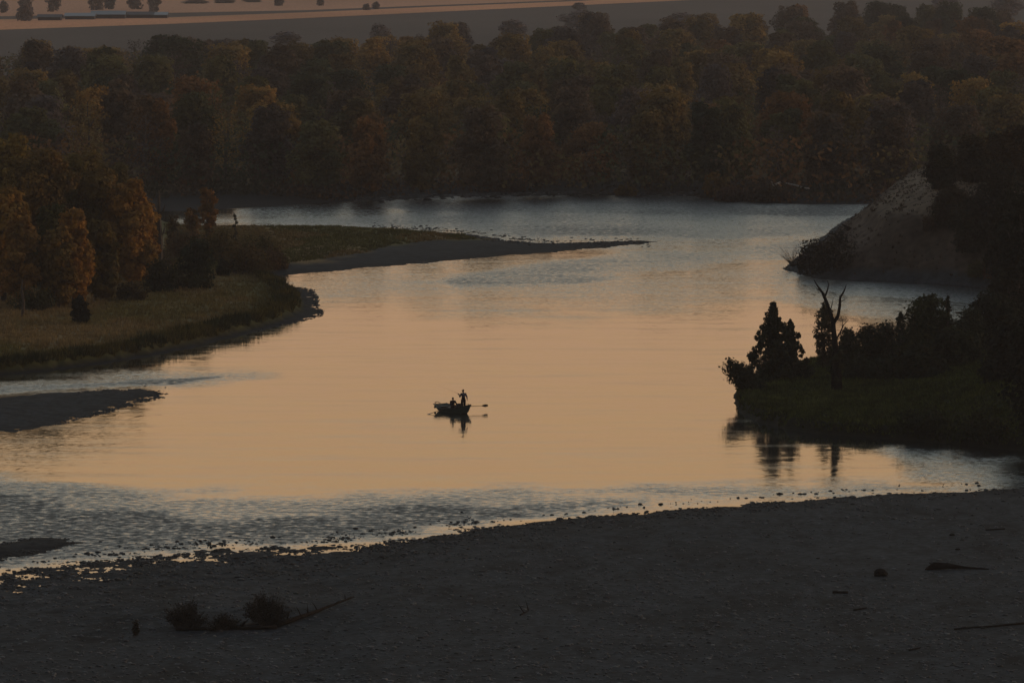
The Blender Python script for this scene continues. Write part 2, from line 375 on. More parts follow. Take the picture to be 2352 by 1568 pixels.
# ---------------------------------------------------------------- water
def riff(polyD, soft):
    return (np.array([tuple(G(*p)[:2]) for p in polyD]), soft)
def poly_mask(u, v, poly, soft):
    """soft mask in plan (coordinates squeezed along the view so that softness is even)"""
    return smooth(-soft, soft, sdist(u, v, np.array(poly, float)) + fbm(u * .006, v * .07, 4, 101) * soft * 2.0)
rows, cols_ = 2.0, 16.0
inv = np.linspace(1720 - HOR, 400 - HOR, int(1320 / rows)); D = FD * H / inv
uu = np.concatenate([np.linspace(-6000, -500, 90)[:-1], np.linspace(-500, 2850, int(3350 / cols_)), np.linspace(2850, 8500, 90)[1:]]); X = D[:, None] * ((uu - 1176) / FD)[None, :]; Y = np.repeat(D[:, None], len(uu), 1)
U = np.repeat(uu[None, :], len(D), 0); Vv = np.repeat((inv + HOR)[:, None], len(uu), 1)
RIFFLES = [  # outline, softness, strength of the current's chop
    ([(400, 500), (560, 498), (760, 494), (900, 482), (1060, 470), (1300, 462), (1600, 478), (2000, 490), (2100, 520), (1900, 545), (1600, 548), (1400, 545), (1200, 545), (1000, 522), (600, 515), (400, 515)], 12, .60),
    ([(1000, 640), (1200, 612), (1420, 580), (1640, 560), (1860, 548), (1880, 585), (1700, 605), (1500, 630), (1300, 652), (1050, 665)], 14, .50),
    ([(640, 650), (900, 610), (1300, 580), (1800, 545), (2100, 600), (1900, 690), (1500, 720), (1100, 720), (760, 700), (660, 680)], 40, .20),
    ([(1780, 605), (1900, 625), (2400, 645), (2400, 740), (2000, 735), (1780, 690)], 12, .30),
    ([(1820, 615), (1900, 635), (2400, 655), (2400, 705), (1950, 680), (1850, 650)], 6, .7),
    ([(860, 400), (2300, 400), (2300, 500), (1000, 490), (860, 475)], 5, .8),
    ([(540, 478), (900, 455), (1200, 380), (2900, 380), (2900, 500), (2000, 548), (1800, 575), (1300, 572), (1200, 560), (540, 560)], 5, .34),
    ([(-500, 1110), (0, 1130), (200, 1160), (450, 1190), (700, 1180), (1000, 1160), (1300, 1145), (1560, 1138), (1500, 1160), (1250, 1185), (1000, 1215), (860, 1235), (600, 1250), (300, 1280), (0, 1300), (-500, 1380)], 22, .85),
    ([(-500, 1085), (0, 1100), (400, 1140), (1000, 1135), (1800, 1120), (2200, 1120), (1700, 1150), (1000, 1200), (-500, 1320)], 24, .44),
    ([(-500, 905), (-100, 892), (100, 884), (300, 872), (420, 868), (500, 866), (400, 884), (300, 888), (100, 896), (-100, 912), (-500, 935)], 6, .75),
    ([(-500, 915), (0, 880), (300, 850), (560, 850), (640, 860), (420, 890), (0, 910)], 14, .25),
    ([(-500, 1000), (0, 1000), (230, 970), (330, 980), (260, 1040), (0, 1090), (-500, 1130)], 20, .05),
    ([(2060, 1040), (2500, 1060), (2500, 1130), (2200, 1128), (2120, 1100)], 44, .36),
]
RF = np.zeros(X.shape)
for poly, soft, st in RIFFLES:
    RF = np.maximum(RF, st * poly_mask(U.ravel(), Vv.ravel(), poly, soft).reshape(X.shape))
RF *= np.clip(.95 + 1.1 * fbm(X * .07, Y * .035, 4, 120), .3, 1.5)
ny, nx = X.shape
ii = np.arange(ny * nx).reshape(ny, nx)
F = np.stack([ii[:-1, :-1].ravel(), ii[:-1, 1:].ravel(), ii[1:, 1:].ravel(), ii[1:, :-1].ravel()], 1)
Vw = np.stack([X.ravel(), Y.ravel(), np.zeros(ny * nx)], 1)
mw, t, b = mat_base('river_water', .02, .5)
b.inputs['Base Color'].default_value = (.010, .014, .014, 1); b.inputs['IOR'].default_value = 1.333
b.inputs['Roughness'].default_value = .03
at = N(t, 'ShaderNodeAttribute', attribute_name='tint')
geo = N(t, 'ShaderNodeNewGeometry')
def wn(scale, detail, sy=1.0, seed=0.0):
    mp = N(t, 'ShaderNodeMapping'); mp.inputs['Scale'].default_value = (scale, scale * sy, scale); mp.inputs['Location'].default_value = (seed, seed * 1.7, seed)
    t.links.new(geo.outputs['Position'], mp.inputs[0])
    n = N(t, 'ShaderNodeTexNoise'); n.inputs['Scale'].default_value = 1; n.inputs['Detail'].default_value = detail; n.inputs['Roughness'].default_value = .68
    t.links.new(mp.outputs[0], n.inputs['Vector'])
    s = N(t, 'ShaderNodeVectorMath', operation='SUBTRACT'); t.links.new(n.outputs['Color'], s.inputs[0]); s.inputs[1].default_value = (.5, .5, .5)
    return s, n
def scl(v, val=None, linkv=None):
    s = N(t, 'ShaderNodeVectorMath', operation='SCALE'); t.links.new(v.outputs[0], s.inputs[0])
    if linkv is not None: t.links.new(linkv.outputs[0], s.inputs['Scale'])
    else: s.inputs['Scale'].default_value = val
    return s
def addv(a, b_):
    s = N(t, 'ShaderNodeVectorMath', operation='ADD'); t.links.new(a.outputs[0], s.inputs[0]); t.links.new(b_.outputs[0], s.inputs[1]); return s
sepc = N(t, 'ShaderNodeSeparateColor'); t.links.new(at.outputs['Color'], sepc.inputs[0])
calm1, _ = wn(1.3, 2, .8, 3.0)          # short ripples everywhere
calm2, _ = wn(.12, 3, 3.2, 9.0)         # slow swells
rough1, _ = wn(3.2, 4, .8, 5.0)         # chop of the riffles
_, patch = wn(1.3, 5, .8, 13.0)        # patchiness of the chop
pm = N(t, 'ShaderNodeMapRange'); pm.inputs[1].default_value = .36; pm.inputs[2].default_value = .62; pm.inputs[3].default_value = .32; pm.inputs[4].default_value = 1.6
t.links.new(patch.outputs[0], pm.inputs[0])
amp = N(t, 'ShaderNodeMath', operation='MULTIPLY'); am3 = N(t, 'ShaderNodeMath', operation='MULTIPLY'); am3.inputs[1].default_value = .90; t.links.new(sepc.outputs[0], am3.inputs[0]); t.links.new(am3.outputs[0], amp.inputs[0])
pass; t.links.new(pm.outputs[0], amp.inputs[1])
rgh = N(t, 'ShaderNodeMath', operation='MULTIPLY_ADD'); t.links.new(amp.outputs[0], rgh.inputs[0]); rgh.inputs[1].default_value = .62; rgh.inputs[2].default_value = .055
_, lane = wn(.06, 4, 3.5, 31.0)          # wind lanes lying across the smooth pool
lm = N(t, 'ShaderNodeMapRange', interpolation_type='SMOOTHSTEP'); lm.inputs[1].default_value = .42; lm.inputs[2].default_value = .72; lm.inputs[3].default_value = 0.0; lm.inputs[4].default_value = .085
t.links.new(lane.outputs[0], lm.inputs[0])
ra = N(t, 'ShaderNodeMath', operation='ADD'); t.links.new(rgh.outputs[0], ra.inputs[0]); t.links.new(lm.outputs[0], ra.inputs[1])
rmin = N(t, 'ShaderNodeMath', operation='MINIMUM'); t.links.new(ra.outputs[0], rmin.inputs[0]); rmin.inputs[1].default_value = .75
t.links.new(rmin.outputs[0], b.inputs['Roughness'])
tot = addv(addv(scl(calm1, .030), scl(calm2, .024)), scl(rough1, None, amp))
zc = N(t, 'ShaderNodeVectorMath', operation='MULTIPLY'); t.links.new(tot.outputs[0], zc.inputs[0]); zc.inputs[1].default_value = (1, 1, 0)
up = N(t, 'ShaderNodeVectorMath', operation='ADD'); t.links.new(zc.outputs[0], up.inputs[0]); up.inputs[1].default_value = (0, 0, 1)
nrm = N(t, 'ShaderNodeVectorMath', operation='NORMALIZE'); t.links.new(up.outputs[0], nrm.inputs[0])
t.links.new(nrm.outputs[0], b.inputs['Normal'])
river = link('river', new_mesh('river', Vw, F, mw, np.repeat(RF.ravel()[:, None], 3, 1))); river['kind'] = 'structure'
#SPLIT
# ---------------------------------------------------------------- foliage makers
def leaf_quads(C, Nrm, size, rng, aspect=1.0, jitter=.55):
    """one small quad per centre, roughly facing Nrm"""
    n = len(C)
    A = rng.normal(size=(n, 3)); Nn = Nrm + rng.normal(size=(n, 3)) * jitter
    Nn /= np.linalg.norm(Nn, axis=1)[:, None] + 1e-9
    U_ = np.cross(A, Nn); U_ /= np.linalg.norm(U_, axis=1)[:, None] + 1e-9
    W_ = np.cross(Nn, U_)
    s = (size * rng.uniform(.6, 1.4, n))[:, None]
    k = rng.uniform(.55, 1.0, (n, 1))
    V = np.stack([C - U_ * s, C - W_ * s * aspect * k, C + U_ * s, C + W_ * s * aspect], 1).reshape(-1, 3)
    return V, np.arange(4 * n).reshape(n, 4)
def crown_mesh(name, seed, h=12.0, r=4.2, base=.18, lobes=15, leaves=2600, size=.28, shape='round', mat=None, bare=0.0, warm=.16):
    rng = np.random.default_rng(seed)
    C = []; Nn = []; T = []
    L = []
    for k in range(lobes):
        t = (k + .5) / lobes
        z = h * (base + (1 - base) * t * .9)
        if shape == 'round': env = math.sin(math.pi * min(1, (.12 + .80 * t) ** .8)) ** .6
        elif shape == 'column': env = (math.sin(math.pi * (.10 + .82 * t))) ** .45 * 1.05
        elif shape == 'cone': env = max(.05, (1 - t) ** .75) * (1.0 if t > .08 else .8) * 1.35
        else: env = math.sin(math.pi * (.06 + .90 * t)) ** .7
        a = k * 2.4 + rng.uniform(-.5, .5)
        rad = r * env * (rng.uniform(.1, .95) if shape == 'cone' else rng.uniform(.35, .75))
        lr = r * rng.uniform(.34, .56) * (.55 + .45 * env) * (rng.uniform(.22, .42) if shape == 'cone' else 1)
        L.append((math.cos(a) * rad, math.sin(a) * rad, z, lr, lr * rng.uniform(.75, 1.25)))
    tot = sum(l[3] ** 2 for l in L)
    for (x, y, z, lr, lz) in L:
        n = int(leaves * lr * lr / tot)
        d = rng.normal(size=(n, 3)); d /= np.linalg.norm(d, axis=1)[:, None]
        q = rng.uniform(.25, 1.0, n) ** .4
        bump = 1 + .22 * np.sin(d[:, 0] * 5 + x) * np.cos(d[:, 1] * 5 + y) + .18 * np.sin(d[:, 2] * 7 + z)
        P = np.stack([x + d[:, 0] * lr * q * bump, y + d[:, 1] * lr * q * bump, z + d[:, 2] * lz * q * bump], 1)
        C.append(P); Nn.append(d + np.array([0, 0, .35]))
        hue = rng.uniform(-1, 1)
        c = np.array([1 + warm * hue, 1.0 + .06 * hue, 1 - warm * .6 * hue]) * rng.uniform(.7, 1.3)
        T.append(c[None] * rng.uniform(.88, 1.12, (n, 1)))
    C = np.concatenate(C); Nn = np.concatenate(Nn); T = np.concatenate(T)
    if bare > 0:
        k = rng.uniform(size=len(C)) > bare; C, Nn, T = C[k], Nn[k], T[k]
    k = C[:, 2] > h * base * .5; C, Nn, T = C[k], Nn[k], T[k]
    V, F = leaf_quads(C, Nn, size, rng)
    return new_mesh(name, V, F, mat or M_leaf, np.repeat(T, 4, 0)), L
def tube(pts, rad, seg=6):
    """list of (verts, faces) for one tapering tube"""
    V = []; F = []
    pts = [Vector(p) for p in pts]
    for i, p in enumerate(pts):
        d = (pts[min(i + 1, len(pts) - 1)] - pts[max(i - 1, 0)]).normalized()
        a = d.cross(Vector((0, 1, .3))).normalized(); b_ = d.cross(a)
        for k in range(seg):
            an = 2 * math.pi * k / seg
            V.append(p + (a * math.cos(an) + b_ * math.sin(an)) * rad[i])
    for i in range(len(pts) - 1):
        for k in range(seg):
            F.append((i * seg + k, i * seg + (k + 1) % seg, (i + 1) * seg + (k + 1) % seg, (i + 1) * seg + k))
    F.append(tuple(range(seg))[::-1]); F.append(tuple((len(pts) - 1) * seg + k for k in range(seg)))
    return V, F
def join(parts):
    V = []; F = []
    for v, f in parts:
        o = len(V); V += list(v); F += [tuple(i + o for i in q) for q in f]
    return V, F
def trunk_mesh(name, h, L=None, seed=0, r0=None, mat=None, lean=0.0, top=.8):
    rnd = random.Random(seed)
    r0 = r0 or h * .022
    pts = [(0, 0, -.4)]; x = y = 0.0
    for i in range(1, 7):
        x += rnd.uniform(-.02, .02) * h + lean * h / 7; y += rnd.uniform(-.02, .02) * h
        pts.append((x, y, h * top * i / 6))
    rad = [r0 * 1.35] + [r0 * (1 - .13 * i) for i in range(1, 7)]
    parts = [tube(pts, rad)]
    for (lx, ly, lz, lr, _z) in (L or [])[::2]:
        i = max(1, min(5, int(lz / (h * top) * 6) - 1)); p = Vector(pts[i]); e = Vector((lx, ly, lz))
        m = p.lerp(e, .5) + Vector((rnd.uniform(-.2, .2), rnd.uniform(-.2, .2), .25))
        parts.append(tube([p, m, e], [r0 * .45, r0 * .3, r0 * .1], 5))
    V, F = join(parts)
    return new_mesh(name, V, F, mat or M_bark, None, True)

def plant(name, label, cat, loc, parts, group=None, rot=0.0, scl_=(1, 1, 1), color=(1, 1, 1), kind=None):
    """thing = Empty at the base, parts = [(name, mesh)]"""
    e = bpy.data.objects.new(name, None); sc.collection.objects.link(e); e.empty_display_size = .5
    e.location = loc; e.rotation_euler = (0, 0, rot); e.scale = scl_
    tag(e, label, cat, group)
    for n, me in parts:
        o = link(n, me, e); o.color = (*color, 1)
    return e
def hz(obj_land, X, Y): return 0.0

# heights of the land at a plan point, for standing things on it
from mathutils.bvhtree import BVHTree
BV = []
for o in (beach, LBAR_o, SBAR_o, MEADOW_o, MBAR_o, FAR_o, BLUFF_o, POINT_o):
    BV.append(BVHTree.FromPolygons([v.co.copy() for v in o.data.vertices], [tuple(p.vertices) for p in o.data.polygons]))
def ground_z(x, y):
    best = None
    for bv in BV:
        r = bv.ray_cast(Vector((x, y, 100)), Vector((0, 0, -1)))
        if r[0] is not None and (best is None or r[0].z > best): best = r[0].z
    return best if best is not None else 0.0
def on_ground(px, py, sink=.05):
    """the ground point met by the sight line through this measured point"""
    a = Vector((0, 0, H)); d = (G(px, py, 0.0) - a).normalized(); best = None
    for bv in BV:
        r = bv.ray_cast(a, d)
        if r[0] is not None and (best is None or r[3] < best[3]): best = r
    p = best[0] if best is not None else G(px, py, 0.0)
    if p.z < 0: p = G(px, py, 0.0)
    return Vector((p.x, p.y, max(p.z, 0.0) - sink))

# ---------------------------------------------------------------- the far wood
COLORS = {'rust': (.155, .082, .034), 'ochre': (.135, .096, .036), 'olive': (.078, .074, .032), 'dark green': (.036, .043, .024),
          'brown': (.085, .062, .042), 'golden': (.200, .125, .040), 'grey-mauve': (.074, .060, .054)}
SKYL = [(-300, 118), (0, 118), (60, 100), (110, 88), (150, 100), (170, 112), (250, 108), (280, 90), (370, 80), (460, 92), (560, 92), (650, 98), (760, 92), (860, 84), (960, 80),
        (985, 55), (1060, 52), (1080, 85), (1160, 85), (1220, 68), (1300, 62), (1320, 30), (1400, 34), (1440, 62), (1520, 50), (1640, 30), (1740, 34), (1800, 16), (1880, 4), (2000, 2),
        (2080, 14), (2200, 6), (2280, 24), (2352, 30), (2700, 10)]
def skyl(px):
    for (a, ya), (b_, yb) in zip(SKYL, SKYL[1:]):
        if a <= px <= b_: return ya + (yb - ya) * (px - a) / (b_ - a)
    return 60
variants = []
specs = [('round', 13, 4.8, .14, 24), ('round', 13, 4.2, .12, 20), ('oval', 13, 4.0, .08, 20), ('round', 13, 5.2, .18, 26), ('column', 13, 3.2, .04, 18), ('oval', 13, 4.6, .08, 24), ('round', 13, 4.6, .10, 28), ('column', 13, 3.4, .04, 20)]
for i, (shp, h, r, bs, lb) in enumerate(specs):
    me, L = crown_mesh('cottonwood_crown', 100 + i, h, r, bs, lb, leaves=8000, size=.27, shape=shp)
    tm = trunk_mesh('cottonwood_trunk', h, L, 200 + i)
    variants.append((me, tm, shp))
me_, L_ = crown_mesh('thin_crown', 150, 13, 3.4, .25, 14, leaves=900, size=.16, shape='round')
variants.append((me_, trunk_mesh('thin_trunk', 13, L_, 250, top=.9), 'thin'))
ORD = ['first', 'second', 'third', 'fourth', 'fifth', 'sixth', 'seventh', 'eighth', 'ninth', 'tenth', 'eleventh', 'twelfth', 'thirteenth', 'fourteenth', 'fifteenth',
       'sixteenth', 'seventeenth', 'eighteenth', 'nineteenth', 'twentieth', '21st', '22nd', '23rd', '24th', '25th', '26th', '27th', '28th', '29th', '30th', '31st', '32nd', '33rd', '34th', '35th', '36th']
rnd = random.Random(77)
def pick_color(px, row):
    v = float(vnoise(np.array([px / 210.0]), np.array([row * .8]), 303)[0])
    r = rnd.random() * .55 + v * .6
    if r < .26: return 'dark green'
    if r < .44: return 'olive'
    if r < .56: return 'brown'
    if r < .64: return 'grey-mauve'
    if r < .80: return 'ochre'
    if r < .90: return 'rust'
    return 'golden'
ROWS = [428, 413, 396, 375, 354, 333, 312, 292, 273, 254, 236, 218, 200, 182, 164, 147, 130, 113, 97]
total = 0
for ri, yb in enumerate(ROWS):
    s = scale_at(yb)
    px = -90 + rnd.uniform(0, 60); k = 0
    while px < 2440:
        hidden = (px > 2150 and yb > 400) or (px < 330 and yb > 420)
        pyj = yb + rnd.uniform(-9, 9); sj = scale_at(pyj)
        maxh = (pyj - skyl(px)) / sj
        step = rnd.uniform(7.0, 11.5) * s * (1.05 if ri < 2 else 1.36 if ri < 8 else 1.7)
        if maxh < 8.5 or hidden :
            px += step; continue
        hgt = min(rnd.uniform(10.5, 14.8) if ri else rnd.uniform(9.5, 13.5), maxh)
        if maxh < 15.5: hgt = min(maxh, 15.0)
        cn = pick_color(px, ri)
        vi = rnd.choice([4, 7, 4, 7, 2, 5, 0, 1, 8] if ri < 2 else [0, 1, 2, 3, 4, 5, 6, 7, 0, 3, 6, 8 if ri < 4 else 5])
        if cn == 'grey-mauve' and rnd.random() < .5: vi = 8
        me, tm, shp = variants[vi]
        p = G(px, pyj, 1.5); p.z = 1.3
        f = hgt / 13.0; wx = rnd.uniform(.9, 1.25) * (f ** .5) * (.95 if ri < 2 else 1.0 if ri < 8 else 1.15)
        cc = COLORS[cn]; jit = rnd.uniform(.8, 1.35) * 1.3
        shape_word = {'round': 'broad', 'oval': 'rounded', 'column': 'narrow', 'thin': 'thin-crowned'}[shp]
        lab = f"{shape_word} {cn} cottonwood, {ORD[k]} from the left in the {ORD[ri]} row of the far wood"
        plant('cottonwood_tree', lab, 'tree', p, [('crown', me), ('trunk', tm)], 'cottonwoods of the far wood', rnd.uniform(0, 6.28), (wx, wx, f),
              tuple(c * jit for c in cc))
        k += 1; total += 1
        px += step
print('far trees', total)
# saplings, brush and half-hidden limbs that close the wood between the crowns
rng = np.random.default_rng(44)
n = 110000; inv_ = rng.uniform(150 - HOR, 436 - HOR, n) ; ux = rng.uniform(-550, 2900, n); D_ = FD * (H - 1.3) / inv_; X_ = D_ * (ux - 1176) / FD
sk_ = np.interp(ux, [a for a, _ in SKYL], [b_ for _, b_ in SKYL]); s_ = inv_ / H
hmax = np.clip((inv_ + HOR - sk_ - 6) / s_, 0, 9.5)
hh = hmax * rng.uniform(.05, 1, n) * (.75 + .8 * fbm(X_ * .12, D_ * .03, 3, 611))
k = (hmax > 4) & ~((inv_ + HOR > 418) & (ux > 2150)) & ~((inv_ + HOR > 425) & (ux < 330)); X_, D_, hh, ux = X_[k], D_[k], hh[k], ux[k]
cn = fbm(X_ * .07, D_ * .02, 3, 612); pal = np.array([COLORS['dark green'], COLORS['olive'], COLORS['brown'], COLORS['ochre'], COLORS['rust']]) * 1.15
ci = np.clip(((cn + .22) / .44 * 5).astype(int), 0, 4)
Cc = np.column_stack([X_, D_, hh + 1.3]); Vq, Fq = leaf_quads(Cc, np.tile([[0, -.5, .7]], (len(Cc), 1)), .36, rng, 1.0, .6)
tag(link('woodland_brush', new_mesh('woodland_brush', Vq, Fq, M_grass, np.repeat(pal[ci] * rng.uniform(.85, 1.15, (len(Cc), 1)), 4, 0))), 'mixed brown and olive brush filling the far wood between its trunks', 'undergrowth', None, 'stuff')

def ground_leaves(name, cands, hfun, size, colorfun, seed, mat=M_grass, label=None, cat=None, aspect=1.0, jitter=.9, drop=.1, group=None):
    rng = np.random.default_rng(seed)
    C = np.array(cands); n = len(C)
    Z = np.array([ground_z(x, y) for x, y in C[:, :2]]) if C.shape[1] == 2 else C[:, 2]
    P = np.stack([C[:, 0], C[:, 1], Z + hfun(n, rng)], 1)
    V, F = leaf_quads(P, np.tile([[0, -.3, .6]], (n, 1)), size, rng, aspect, jitter)
    o = link(name, new_mesh(name, V, F, mat, np.repeat(colorfun(P, rng), 4, 0)))
    return tag(o, label, cat, group, 'stuff')
# undergrowth under the wood, along the far bank
rng = np.random.default_rng(5)
u = rng.uniform(250, 2300, 9000); v = 446 - rng.uniform(0, 1, 9000) ** 1.4 * 38 
P = [tuple(G(a, b_ + 6 * math.sin(a / 130.), 1.3)[:2]) for a, b_ in zip(u, v)]
P = np.array(P); P = P[sdist(P[:, 0], P[:, 1], FAR_W) > 1.5]
def ug_col(P, rng):
    n = fbm(P[:, 0] * .12, P[:, 1] * .06, 3, 401)[:, None]
    return np.where(n > .06, col(.10, .055, .03)[None], np.where(n > -.06, col(.06, .042, .026)[None], col(.035, .034, .02)[None])) * rng.uniform(.6, 1.3, (len(P), 1))
ground_leaves('undergrowth', P, lambda n, g: g.uniform(0, 1, n) ** 1.5 * 1.5, .32, ug_col, 6, M_grass, 'dry brown undergrowth along the far bank at the foot of the wood', 'undergrowth')

# ---------------------------------------------------------------- bushes and single trees
def bush(label, px, py, wpx, hpx, color, seed, name='bush', leaves=1800, size=.12, shape='round', cat='bush', group=None, base=.02, lobes=12, bare=0, mat=None, on=None, twigs=True):
    p = on or on_ground(px, py)
    s = scale_at(py) if on is None else (H - p.z) and FD / p.y
    s = FD / p.y
    h = hpx / s; r = wpx / s / 2
    me, L = crown_mesh(name + '_foliage', seed, h, r * 1.0, base, lobes, leaves, size, shape, mat, bare)
    parts = [('foliage', me)]
    if twigs:
        rr = random.Random(seed); tb = []
        for k in range(7):
            a = rr.uniform(0, 6.28); e = Vector((math.cos(a) * r * .6, math.sin(a) * r * .6, h * rr.uniform(.5, .85)))
            tb.append(tube([(0, 0, -.1), e * .5 + Vector((0, 0, .1 * h)), e], [h * .02 + .01, h * .012 + .006, .006], 4))
        parts.append(('stems', new_mesh('stems', *join(tb), M_bark)))
    return plant(name, label, cat, p, parts, group, color=color)
def tree(label, px, py, wpx, hpx, color, seed, name='cottonwood_tree', shape='column', leaves=5000, size=.16, base=.1, lobes=18, cat='tree', group=None, bare=0, mat=None, on=None, r0=None, lean=0.0):
    p = on or on_ground(px, py, .1)
    s = FD / p.y
    h = hpx / s; r = wpx / s / 2
    k = 1.35 if group == GL else 1.0
    me, L = crown_mesh(name + '_crown', seed, h, r * k, base, int(lobes * (1.5 if k > 1 else 1)), int(leaves * k * k), size, shape, mat, bare)
    if lean:
        co = np.empty(len(me.vertices) * 3, np.float32); me.vertices.foreach_get('co', co); co = co.reshape(-1, 3)
        co[:, 0] += lean * co[:, 2]; me.vertices.foreach_set('co', co.ravel())
        L = [(a + lean * c, b_, c, d, e) for a, b_, c, d, e in L]
    return plant(name, label, cat, p, [('crown', me), ('trunk', trunk_mesh('trunk', h, L, seed, r0, lean=lean * 1.0))], group, color=color)
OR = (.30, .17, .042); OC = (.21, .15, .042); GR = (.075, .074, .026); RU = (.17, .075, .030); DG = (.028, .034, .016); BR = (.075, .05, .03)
GL = 'cottonwoods on the grassy point'
tree('tall orange cottonwood cut by the picture edge on the grassy point', 8, 690, 95, 280, OR, 501, size=.19, leaves=6500, group=GL)
tree('tallest olive-gold cottonwood, back of the clump on the grassy point', 28, 640, 130, 345, OC, 502, size=.2, leaves=8000, group=GL, shape='oval')
tree('dark-hearted ochre cottonwood second from the edge on the grassy point', 100, 655, 105, 330, (.16, .10, .03), 503, size=.19, leaves=7500, group=GL)
tree('green-gold cottonwood rising in the middle of the point clump', 165, 645, 110, 300, (.13, .10, .03), 504, size=.19, leaves=7500, group=GL, shape='oval')
tree('narrow rust cottonwood with orange foot, in front of the point clump', 172, 700, 62, 230, (.32, .165, .040), 505, size=.17, leaves=5000, group=GL)
tree('golden-brown cottonwood with sloping top on the clump shoulder', 225, 650, 100, 282, (.165, .105, .03), 506, size=.19, leaves=7000, group=GL)
tree('rust-orange cottonwood at the open end of the point clump', 300, 655, 95, 260, (.29, .155, .040), 507, size=.19, leaves=7500, group=GL, shape='oval')
tree('small green cottonwood tucked among orange ones on the point', 120, 690, 80, 230, GR, 508, size=.17, leaves=4500, group=GL)
tree('low ochre cottonwood behind the stump-like snag on the point', 262, 640, 80, 215, OC, 509, size=.17, leaves=4500, group=GL)
tree('slim orange cottonwood at the edge, below the tallest one', 48, 705, 60, 215, (.27, .145, .040), 510, size=.17, leaves=4500, group=GL)
tree('dark green-brown tree behind the clump', 70, 610, 120, 250, (.05, .045, .02), 511, size=.2, leaves=6500, group=GL, shape='oval')
tree('dull olive tree behind the orange end of the clump', 205, 600, 130, 200, (.07, .055, .022), 512, size=.2, leaves=6500, group=GL, shape='oval')
tree('small orange double-topped tree standing before the upper water', 478, 575, 42, 152, (.20, .105, .034), 513, size=.15, leaves=2400, group='small trees by the upper water', base=.3)
tree('short ochre tree beside the small orange double-topped tree', 442, 575, 36, 105, (.18, .10, .034), 514, size=.15, leaves=1700, group='small trees by the upper water', base=.25)
tree('dull wispy tree between the clump and the small orange tree', 398, 580, 32, 95, (.08, .055, .03), 515, size=.13, leaves=900, group='small trees by the upper water')
tree('thin dark sapling before the upper water, near the middle bar', 540, 560, 16, 78, (.05, .045, .03), 516, size=.12, leaves=350, shape='column', lobes=8)
for i, (lb, px, py, wd, ht, c) in enumerate([
    ('amber cottonwood filling the front of the clump, beside the slim orange one', 135, 705, 62, 190, (.20, .12, .034)), ('broad golden cottonwood between the tall gold and the dark-hearted one', 62, 650, 95, 300, (.19, .13, .036)),
    ('dull gold cottonwood right of the narrow rust one', 232, 690, 66, 190, (.15, .10, .03)), ('small amber tree by the open end of the clump', 335, 645, 50, 150, (.19, .10, .032)),
    ('high ochre cottonwood behind the narrow rust one', 190, 620, 90, 290, (.16, .11, .034)), ('faded green cottonwood at the open end, behind the small amber tree', 268, 610, 86, 245, (.11, .085, .03))]):
    tree(lb, px, py, wd, ht, c, 560 + i, size=.19, leaves=6000, group=GL, shape='oval' if i % 2 else 'column')
# snag
def snag(label, px, py, hpx, r0, mat, name='dead_tree', branches=4, seed=1):
    p = on_ground(px, py, .1); s = FD / p.y; h = hpx / s; rr = random.Random(seed)
    parts = [tube([(0, 0, 0), (.1, 0, h * .4), (-.08, 0, h * .75), (.02, 0, h)], [r0, r0 * .8, r0 * .6, r0 * .25])]
    br = []
    for k in range(branches):
        z = h * (.35 + .5 * k / branches); sg = 1 if k % 2 else -1
        br.append(tube([(0, 0, z), (sg * h * .05, 0, z + h * .05), (sg * h * rr.uniform(.06, .1), 0, z + h * .12)], [r0 * .4, r0 * .3, r0 * .1], 5))
    return plant(name, label, 'dead tree', p, [('trunk', new_mesh('trunk', *join(parts), mat)), ('branches', new_mesh('branches', *join(br), mat))])
snag('broken dark snag beside the rust-orange cottonwood on the point', 366, 640, 205, .42, M_bark, seed=4)
snag('bare dark trunk standing at the lit foot of the point clump', 52, 728, 90, .18, M_bark, seed=7)
GB = 'bushes on the grassy point'
bush('large round dark green bush in the middle of the point', 447, 663, 112, 112, DG, 521, group=GB, leaves=6000, size=.13)
bush('dark bush left of the large round one, under the trees', 365, 668, 88, 70, (.03, .033, .016), 522, group=GB, leaves=3000, size=.13)
bush('small dark round bush nearest the end of the point', 512, 634, 36, 42, (.028, .03, .016), 523, group=GB, leaves=1300, size=.12)
bush('tiny pointed dark bush touching the small round one', 537, 628, 24, 40, (.028, .03, .016), 524, group=GB, leaves=900, size=.1, shape='cone')
bush('dark upright bush standing alone on the straw-coloured meadow', 185, 742, 50, 68, (.022, .022, .014), 525, group=GB, leaves=2500, size=.11)
bush('blackish bush at the foot of the narrow rust cottonwood', 228, 655, 60, 75, (.028, .028, .016), 526, group=GB, leaves=2400, size=.13)
bush('low brown shrub before the snag', 300, 690, 80, 36, (.06, .045, .022), 527, group=GB, leaves=1800, size=.12)
bush('low green shrub under the cut-off orange cottonwood', 78, 712, 110, 40, (.045, .045, .018), 528, group=GB, leaves=2200, size=.12)
# willow brush: straw-coloured, behind the round bush, one spreading thicket
GW = 'straw-coloured willow thickets behind the point'
for i, (px, py, wd, ht, lb) in enumerate([(560, 628, 130, 62, 'tan willow thicket spreading where the point meets the middle bar'), (500, 600, 120, 62, 'taller ochre willow thicket behind the large round bush'),
                                         (430, 590, 120, 52, 'dull willow thicket below the short ochre tree'), (620, 618, 90, 38, 'low reddish willow thicket at the end of the green bar'),
                                         (590, 592, 110, 42, 'olive willow thicket on the back edge of the bar'), (340, 610, 120, 40, 'brown willow thicket behind the broken snag')]):
    bush(lb, px, py, wd, ht, [(.10, .068, .026), (.098, .070, .024), (.09, .06, .03), (.10, .058, .026), (.078, .064, .022), (.07, .05, .03)][i], 530 + i, 'willow_thicket', 3600, .13, 'round', 'thicket', GW, lobes=22)
